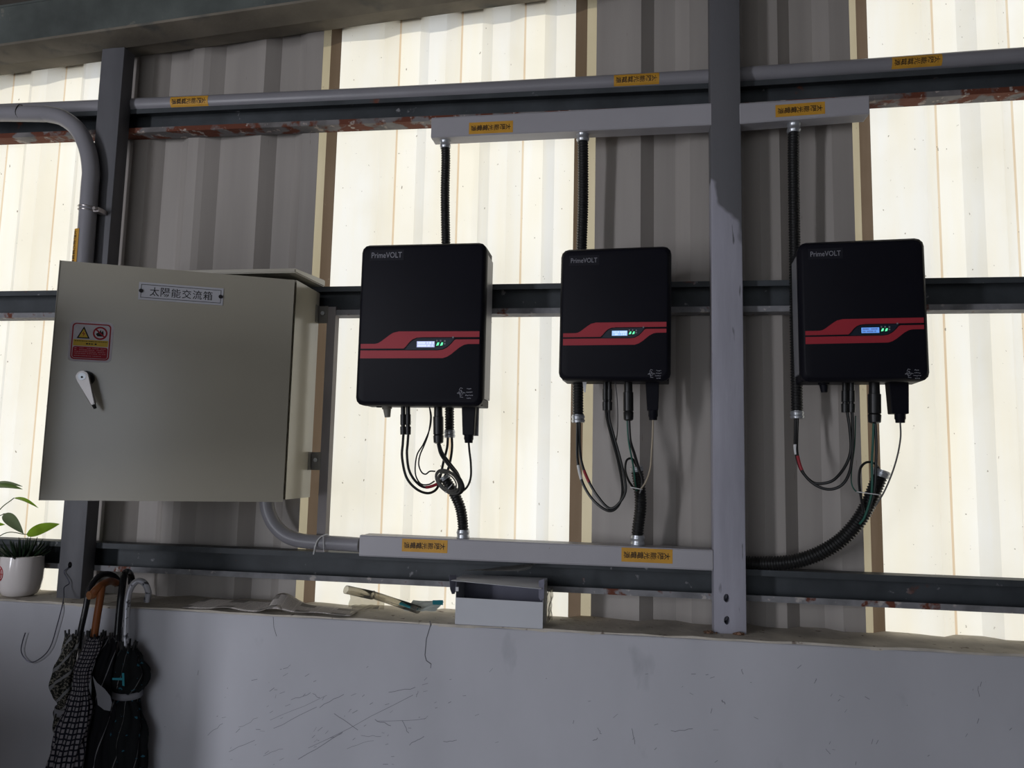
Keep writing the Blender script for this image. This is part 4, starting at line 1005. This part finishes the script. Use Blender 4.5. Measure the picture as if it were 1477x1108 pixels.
# ------------------------------------------------------------------ umbrellas hung by their crooks
def umbrella(label, crook, hr, hmat, can, cmat, extra=None, foot=None, pleats=8, seed=1):
    """crook: path of handle points (first the free tip, last the foot of the handle); can: list of (px, py, Y, radius)"""
    rnd = random.Random(seed)
    P = spline([at(*p) for p in crook], 9)
    C = [(at(x, y, Y), r) for x, y, Y, r in can]
    R = root('umbrella', C[-1][0], label, 'umbrella', 'umbrellas hanging at the left')
    b = B(); sweep(b, P, lambda i, a: hr*(1.06 if i < 4 else 1), 12); obj('handle', b, hmat, R, smooth=True)
    b = B(); sweep(b, [at(*foot) if foot else P[-1], C[-1][0]-Vector((0, 0, .05))], .005, 8); obj('shaft', b, m_chrome, R, smooth=True)
    axis = spline([c for c, r in C], 7); rads = [r for c, r in C]
    n = len(axis); sides = 56; b = B(); uvl = b.loops.layers.uv.new('UVMap'); rings = []
    for i, c in enumerate(axis):
        t = i/(n-1)*(len(rads)-1); k = min(int(t), len(rads)-2); f_ = t-k; f_ = f_*f_*(3-2*f_); r = rads[k]*(1-f_)+rads[k+1]*f_
        ring = []
        for s in range(sides):
            a = 2*math.pi*s/sides; ph = a*pleats/2+i*.10+.5*math.sin(i*.35+seed)
            q = r*(.80+.28*abs(math.sin(ph))+.05*math.sin(3*a+i*.5+seed))
            ring.append(b.verts.new(c+Vector((q*math.cos(a), q*math.sin(a)*.62, (.004*math.sin(a*pleats+seed) if i < 2 else 0)))))
        rings.append(ring)
    for i, (u, v) in enumerate(zip(rings, rings[1:])):
        for s in range(sides):
            f = b.faces.new((u[s], u[(s+1) % sides], v[(s+1) % sides], v[s]))
            for lp, (du, dv) in zip(f.loops, ((0, 0), (1, 0), (1, 1), (0, 1))): lp[uvl].uv = ((s+du)/sides, (i+dv)/(n-1))
    b.faces.new(rings[0][::-1]); b.faces.new(rings[-1])
    canopy = obj('canopy', b, cmat, R, smooth='all')
    # rib ends poking out round the top edge
    for k in range(8):
        a = 2*math.pi*k/8+.3; c = axis[0]; r = rads[0]
        p = c+Vector((r*math.cos(a), r*.62*math.sin(a), -.012)); b = B(); sweep(b, [p, p+Vector((.004*math.cos(a), .003*math.sin(a), .022+rnd.uniform(0, .01)))], .0028, 6); obj('rib_tip', b, m_blackg, R)
    if extra:
        t, col, hgt = extra; i0 = int(t*(n-1)); b = B()
        L = []
        for i in (i0, i0+1, i0+2):
            i = min(i, n-1); L.append([b.verts.new(axis[i]+(v.co-axis[i])*1.03) for v in []])
        c = axis[i0]; tt = i0/(n-1)*(len(rads)-1); k = min(int(tt), len(rads)-2); r = (rads[k]+(rads[k+1]-rads[k])*(tt-k))*1.12
        Rg = []
        for dz in (-hgt/2, hgt/2): Rg.append([b.verts.new(c+Vector((r*math.cos(a), r*.62*math.sin(a), dz+.006*math.sin(a)))) for a in (2*math.pi*s/32 for s in range(32))])
        for s in range(32): b.faces.new((Rg[0][s], Rg[0][(s+1) % 32], Rg[1][(s+1) % 32], Rg[1][s]))
        so_ = obj('strap', b, col, R, smooth='all'); md = so_.modifiers.new('thickness', 'SOLIDIFY'); md.thickness = .002
    return R, axis
y1, y2 = -.185, -.215
# leftmost: patterned, black crook
umbrella('leftmost umbrella: grey patterned canopy with pale bands and black crook handle', [(170, 846, -.05), (169, 836, -.05), (160, 829, -.07), (148, 829, -.10), (137, 837, -.13), (129, 852, -.15), (123, 880, -.165), (116, 912, -.175), (113, 935, -.18)], .0095, m_blkh,
         [(107, 917, -.18, .026), (102, 940, -.18, .030), (96, 965, -.18, .040), (92, 985, -.18, .045), (93, 1005, -.18, .034), (96, 1017, -.18, .028), (95, 1030, -.18, .038), (94, 1050, -.18, .036), (96, 1075, -.18, .02), (97, 1120, -.18, .012)], m_patt, (.62, m_greycl, .022), seed=3)
u2, ax = umbrella('umbrella with orange-brown wooden handle and black and white plaid canopy', [(132.5, 858, -.205), (140, 849, -.20), (150, 842, -.17), (160, 838.5, -.12), (168, 841, -.085)], .0115, m_wood,
         [(138, 918, -.208, .024), (130, 940, -.218, .028), (120, 965, -.228, .028), (117, 990, -.238, .024), (113, 1020, -.238, .040), (104, 1055, -.238, .048), (96, 1090, -.238, .052), (88, 1135, -.238, .054), (80, 1200, -.238, .035), (76, 1280, -.238, .01)], m_plaid, foot=(135, 924, -.206), seed=5)
b = B(); sweep(b, spline([at(147, 846, -.185), at(144, 866, -.195), at(140, 890, -.2), at(135, 924, -.203)], 8), .0112, 12); obj('handle_grip', b, m_wood, u2, smooth=True)
b = B(); p = at(132.5, 858, -.205); cyl(b, p+Vector((.002, .006, 0)), p+Vector((-.003, -.010, -.001)), .0135, .0128, 18); obj('handle_knob', b, mat('pale_orange_wood_end', (.36, .15, .06), .45), u2, smooth=True)
u3, ax = umbrella('umbrella with straight black handle and plain black canopy showing one pale grey panel', [(190, 842, -.055), (189, 832, -.06), (184, 825, -.09), (179, 830, -.13), (176, 850, -.155), (172, 885, -.17), (169, 925, -.18)], .0108, m_blkh,
         [(160, 920, -.18, .026), (155, 945, -.185, .034), (152, 975, -.19, .040), (151, 1005, -.19, .042), (149, 1040, -.19, .044), (146, 1080, -.19, .046), (142, 1140, -.19, .046), (140, 1210, -.19, .03), (138, 1290, -.19, .01)], m_blkc, seed=9)
b = B(); sweep(b, [at(171.5, 905, -.171), at(170.2, 917, -.174)], .0122, 12); obj('handle_band', b, m_greycl, u3, smooth=True)
b = B(); pp = [(133.5, 975), (140, 985), (151, 994), (159, 1004), (161.5, 1014), (159, 1026), (150, 1024), (141, 1017), (139, 1000)]
A = [b.verts.new(at(x, y, -.2455)) for x, y in pp]; C = [b.verts.new(at(x, y, -.2435)) for x, y in pp]; b.faces.new(A); b.faces.new(C[::-1])
for i in range(len(pp)): b.faces.new((A[i], A[(i+1) % len(pp)], C[(i+1) % len(pp)], C[i]))
obj('pale_panel', b, m_greycl, u3, label='pale grey canopy panel')
u4, ax = umbrella('rightmost umbrella: silver crook handle, black canopy with cyan marks', [(212, 867, -.12), (214, 854, -.13), (208, 841, -.14), (198, 838.5, -.15), (189, 848, -.16), (184, 866, -.17), (182.5, 890, -.178), (181.5, 915, -.18), (181, 936, -.182)], .0098, m_silver,
         [(186, 932, -.18, .022), (187, 948, -.18, .040), (190, 968, -.18, .058), (188, 985, -.18, .054), (182, 1005, -.18, .040), (184, 1025, -.18, .044), (186, 1055, -.18, .058), (185, 1085, -.18, .060), (184, 1125, -.18, .058), (182, 1200, -.18, .04), (180, 1290, -.18, .012)], m_cyan, (.385, m_greycl, .020), seed=11)
b = B()
for poly in (((162, 978), (178, 978), (178, 981.5), (162, 981)), ((176, 971), (179, 971), (179.5, 990), (176.5, 989))):
    A = [b.verts.new(at(x, y, -.222)) for x, y in poly]; C = [b.verts.new(at(x, y, -.2205)) for x, y in poly]; b.faces.new(A); b.faces.new(C[::-1])
    for i in range(4): b.faces.new((A[i], A[(i+1) % 4], C[(i+1) % 4], C[i]))
obj('cyan_print', b, m_cyanp, u4)

# ------------------------------------------------------------------ things on the ledge
def paper(name, corners, label, wav, z0, seed):
    """sheet with waves: corners (px,py,Y) near-left, near-right, far-right, far-left on the ledge"""
    rnd = random.Random(seed); c = [at(*p) for p in corners]; n, m = 26, 8; b = B(); uvl = b.loops.layers.uv.new('UVMap'); G = []
    for i in range(n+1):
        u = i/n; row = []
        for j in range(m+1):
            v = j/m; p = (c[0]*(1-u)+c[1]*u)*(1-v)+(c[3]*(1-u)+c[2]*u)*v
            row.append(b.verts.new((p.x, p.y, z0+wav(u, v))))
        G.append(row)
    for i in range(n):
        for j in range(m):
            f = b.faces.new((G[i][j], G[i+1][j], G[i+1][j+1], G[i][j+1]))
            for lp, (du, dv) in zip(f.loops, ((0, 0), (1, 0), (1, 1), (0, 1))): lp[uvl].uv = ((i+du)/n, (j+dv)/m)
    o = obj(name, b, m_news, smooth='all'); md = o.modifiers.new('thickness', 'SOLIDIFY'); md.thickness = .0012; md.offset = 1
    return o
bump_ = lambda x, c, w: math.exp(-((x-c)/w)**2)
o = paper('newspaper', [(262, 876, -.128), (405, 879, -.135), (425, 872, -.02), (300, 867, -.02)], '', lambda u, v: .003+.018*bump_(u, .93, .10)*(1-.3*v)+.008*bump_(u, .45, .14)*(1-v)+.012*v, SILL+.001, 1)
tag(o, 'folded newspaper sheet lying on the ledge, the left one of two', 'newspaper', 'newspapers on the ledge')
o = paper('newspaper', [(385, 880, -.132), (505, 887, -.128), (520, 876, -.03), (398, 872, -.02)], '', lambda u, v: .004+.030*bump_(u, .10, .18)*(.35+.65*v)+.005*bump_(u, .6, .2)*(1-v)+.010*v*(1-u), SILL+.002, 2)
tag(o, 'creased newspaper sheet lying on the ledge, the right one of two', 'newspaper', 'newspapers on the ledge')

# clear plastic packaging
def tube_shell(b, p0, p1, r, squash=.7, sides=16, arc=2*math.pi):
    d = (p1-p0).normalized(); s1 = d.cross(Vector((0, 0, 1))).normalized(); s2 = s1.cross(d)
    A, C = [], []
    for k in range(sides+1):
        a = arc*k/sides; q = s1*math.cos(a)*r+s2*math.sin(a)*r*squash; A.append(b.verts.new(p0+q)); C.append(b.verts.new(p1+q))
    for k in range(sides): b.faces.new((A[k], A[k+1], C[k+1], C[k]))
b = B(); tube_shell(b, at(499, 850.5, -.05), at(538, 859, -.06), .019); 
R = root('clear_plastic_sleeve', at(560, 868, -.07), 'clear plastic syringe sleeve lying tilted on the ledge left of the carton', 'packaging')
o = obj('outer_sleeve', b, m_clear, R, smooth='all'); md = o.modifiers.new('t', 'SOLIDIFY'); md.thickness = .0008
b = B(); tube_shell(b, at(536, 857.5, -.06), at(604, 880, -.10), .0165); o = obj('inner_sleeve', b, m_clear, R, smooth='all'); md = o.modifiers.new('t', 'SOLIDIFY'); md.thickness = .0008
b = B(); tube_shell(b, at(537, 858, -.06), at(538, 858.3, -.06), .0186, sides=18); o = obj('collar_ring', b, m_film, R); md = o.modifiers.new('t', 'SOLIDIFY'); md.thickness = .001
b = B(); tube_shell(b, at(578, 871.5, -.09), at(594, 877, -.10), .011, arc=math.pi*.9); obj('teal_label', b, m_teal, R)
def crumple(b, corners, n, m, amp, seed):
    rnd = random.Random(seed); c = [at(*p) for p in corners]; G = []
    for i in range(n+1):
        row = []
        for j in range(m+1):
            u, v = i/n, j/m; p = (c[0]*(1-u)+c[1]*u)*(1-v)+(c[3]*(1-u)+c[2]*u)*v
            row.append(b.verts.new(p+Vector((rnd.uniform(-1, 1), rnd.uniform(-1, 1), rnd.uniform(-.3, 1)))*amp))
        G.append(row)
    for i in range(n):
        for j in range(m): b.faces.new((G[i][j], G[i+1][j], G[i+1][j+1], G[i][j+1]))
b = B(); crumple(b, [(503, 876, -.05), (553, 880, -.055), (556, 862, -.02), (506, 852, -.02)], 5, 4, .002, 4)
o = obj('clear_plastic_pouch', b, m_clear); md = o.modifiers.new('t', 'SOLIDIFY'); md.thickness = .0008
tag(o, 'flat clear plastic pouch standing behind the tilted sleeve', 'packaging')
b = B(); crumple(b, [(505, 884, -.10), (547, 881, -.11), (546, 873, -.07), (508, 873, -.06)], 8, 4, .0035, 8)
o = obj('crumpled_film', b, m_film); md = o.modifiers.new('t', 'SOLIDIFY'); md.thickness = .0006
tag(o, 'crumpled scrap of clear film in front of the tilted sleeve', 'packaging')
R = root('printed_wrapper', at(618, 880, -.08), 'small white wrapper with teal printing next to the carton', 'packaging')
b = B(); crumple(b, [(582, 881, -.10), (628, 882, -.10), (640, 868, -.05), (596, 866, -.05)], 7, 4, .0022, 5); o = obj('wrapper', b, leafmat('thin_white_wrap', (.74, .78, .76), .4, .55), R); md = o.modifiers.new('t', 'SOLIDIFY'); md.thickness = .0008
b = B(); crumple(b, [(624, 872.5, -.075), (639, 873, -.075), (639, 866, -.06), (624, 866, -.06)], 3, 2, .0006, 6); obj('teal_mark', b, m_teal, R)
b = B(); crumple(b, [(585, 876, -.105), (602, 880, -.105), (604, 876, -.09), (587, 871, -.09)], 3, 2, .0006, 7); obj('teal_mark', b, m_teal, R)

# open white carton
xl, xr = at(657, 893, -.133).x, at(783, 905, -.128).x
R = root('carton', ((xl+xr)/2, -.08, SILL), 'open white card carton standing on the ledge under the lower trunking', 'box')
zb, ztp, yn, yf_ = SILL+.001, SILL+.128, -.134, -.012; t = .0012; zm = SILL+.078
def slab(name, poly, m, th=.0012, lab=None):
    b = B(); V = [b.verts.new(p) for p in poly]; b.faces.new(V)
    o = obj(name, b, m, R, label=lab); md = o.modifiers.new('t', 'SOLIDIFY'); md.thickness = th; return o
slab('front_panel', [(xl, yn, zb), (xr, yn, zb), (xr, yn, zm-.001), (xl, yn, zm+.001)], m_card)
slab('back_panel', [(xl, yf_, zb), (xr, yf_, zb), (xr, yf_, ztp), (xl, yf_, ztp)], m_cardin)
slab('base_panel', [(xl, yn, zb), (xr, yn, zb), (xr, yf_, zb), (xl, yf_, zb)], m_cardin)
slab('side_panel', [(xl, yn, zb), (xl, yf_, zb), (xl, yf_, ztp), (xl, yn, ztp)], m_card)
slab('side_panel', [(xr, yn, zb), (xr, yf_, zb), (xr, yf_, ztp), (xr, yn, ztp-.006)], m_card)
slab('lid', [(xl-.010, yn-.030, ztp+.004), (xr-.004, yn-.022, ztp-.010), (xr, yf_, ztp+.001), (xl, yf_, ztp+.001)], m_card)
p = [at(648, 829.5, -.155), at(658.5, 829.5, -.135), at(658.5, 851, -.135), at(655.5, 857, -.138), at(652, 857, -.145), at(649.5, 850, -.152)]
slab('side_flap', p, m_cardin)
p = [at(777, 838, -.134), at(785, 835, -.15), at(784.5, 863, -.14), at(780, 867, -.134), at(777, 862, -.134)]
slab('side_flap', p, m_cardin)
b = B(); p = at(659.5, 850, -.136); box(b, p.x-.004, p.x+.005, p.y-.004, p.y+.002, p.z-.006, p.z+.007, bev=.001); obj('tape_tab', b, m_white, R)
b = B(); crumple(b, [(668, 823, -.10), (758, 824, -.10), (776, 812, -.03), (690, 822, -.03)], 8, 3, .002, 12)
o = obj('clear_sheet', b, m_film); md = o.modifiers.new('t', 'SOLIDIFY'); md.thickness = .0006; tag(o, 'loose clear plastic sheet lying on top of the white carton', 'packaging')
b = B(); crumple(b, [(788, 900, -.10), (797, 894, -.03), (797, 846, -.05), (789, 858, -.11)], 4, 7, .0035, 13)
o = obj('clear_wrap', b, m_film); md = o.modifiers.new('t', 'SOLIDIFY'); md.thickness = .0006; tag(o, 'crinkled clear wrap hanging down the right side of the white carton', 'packaging')
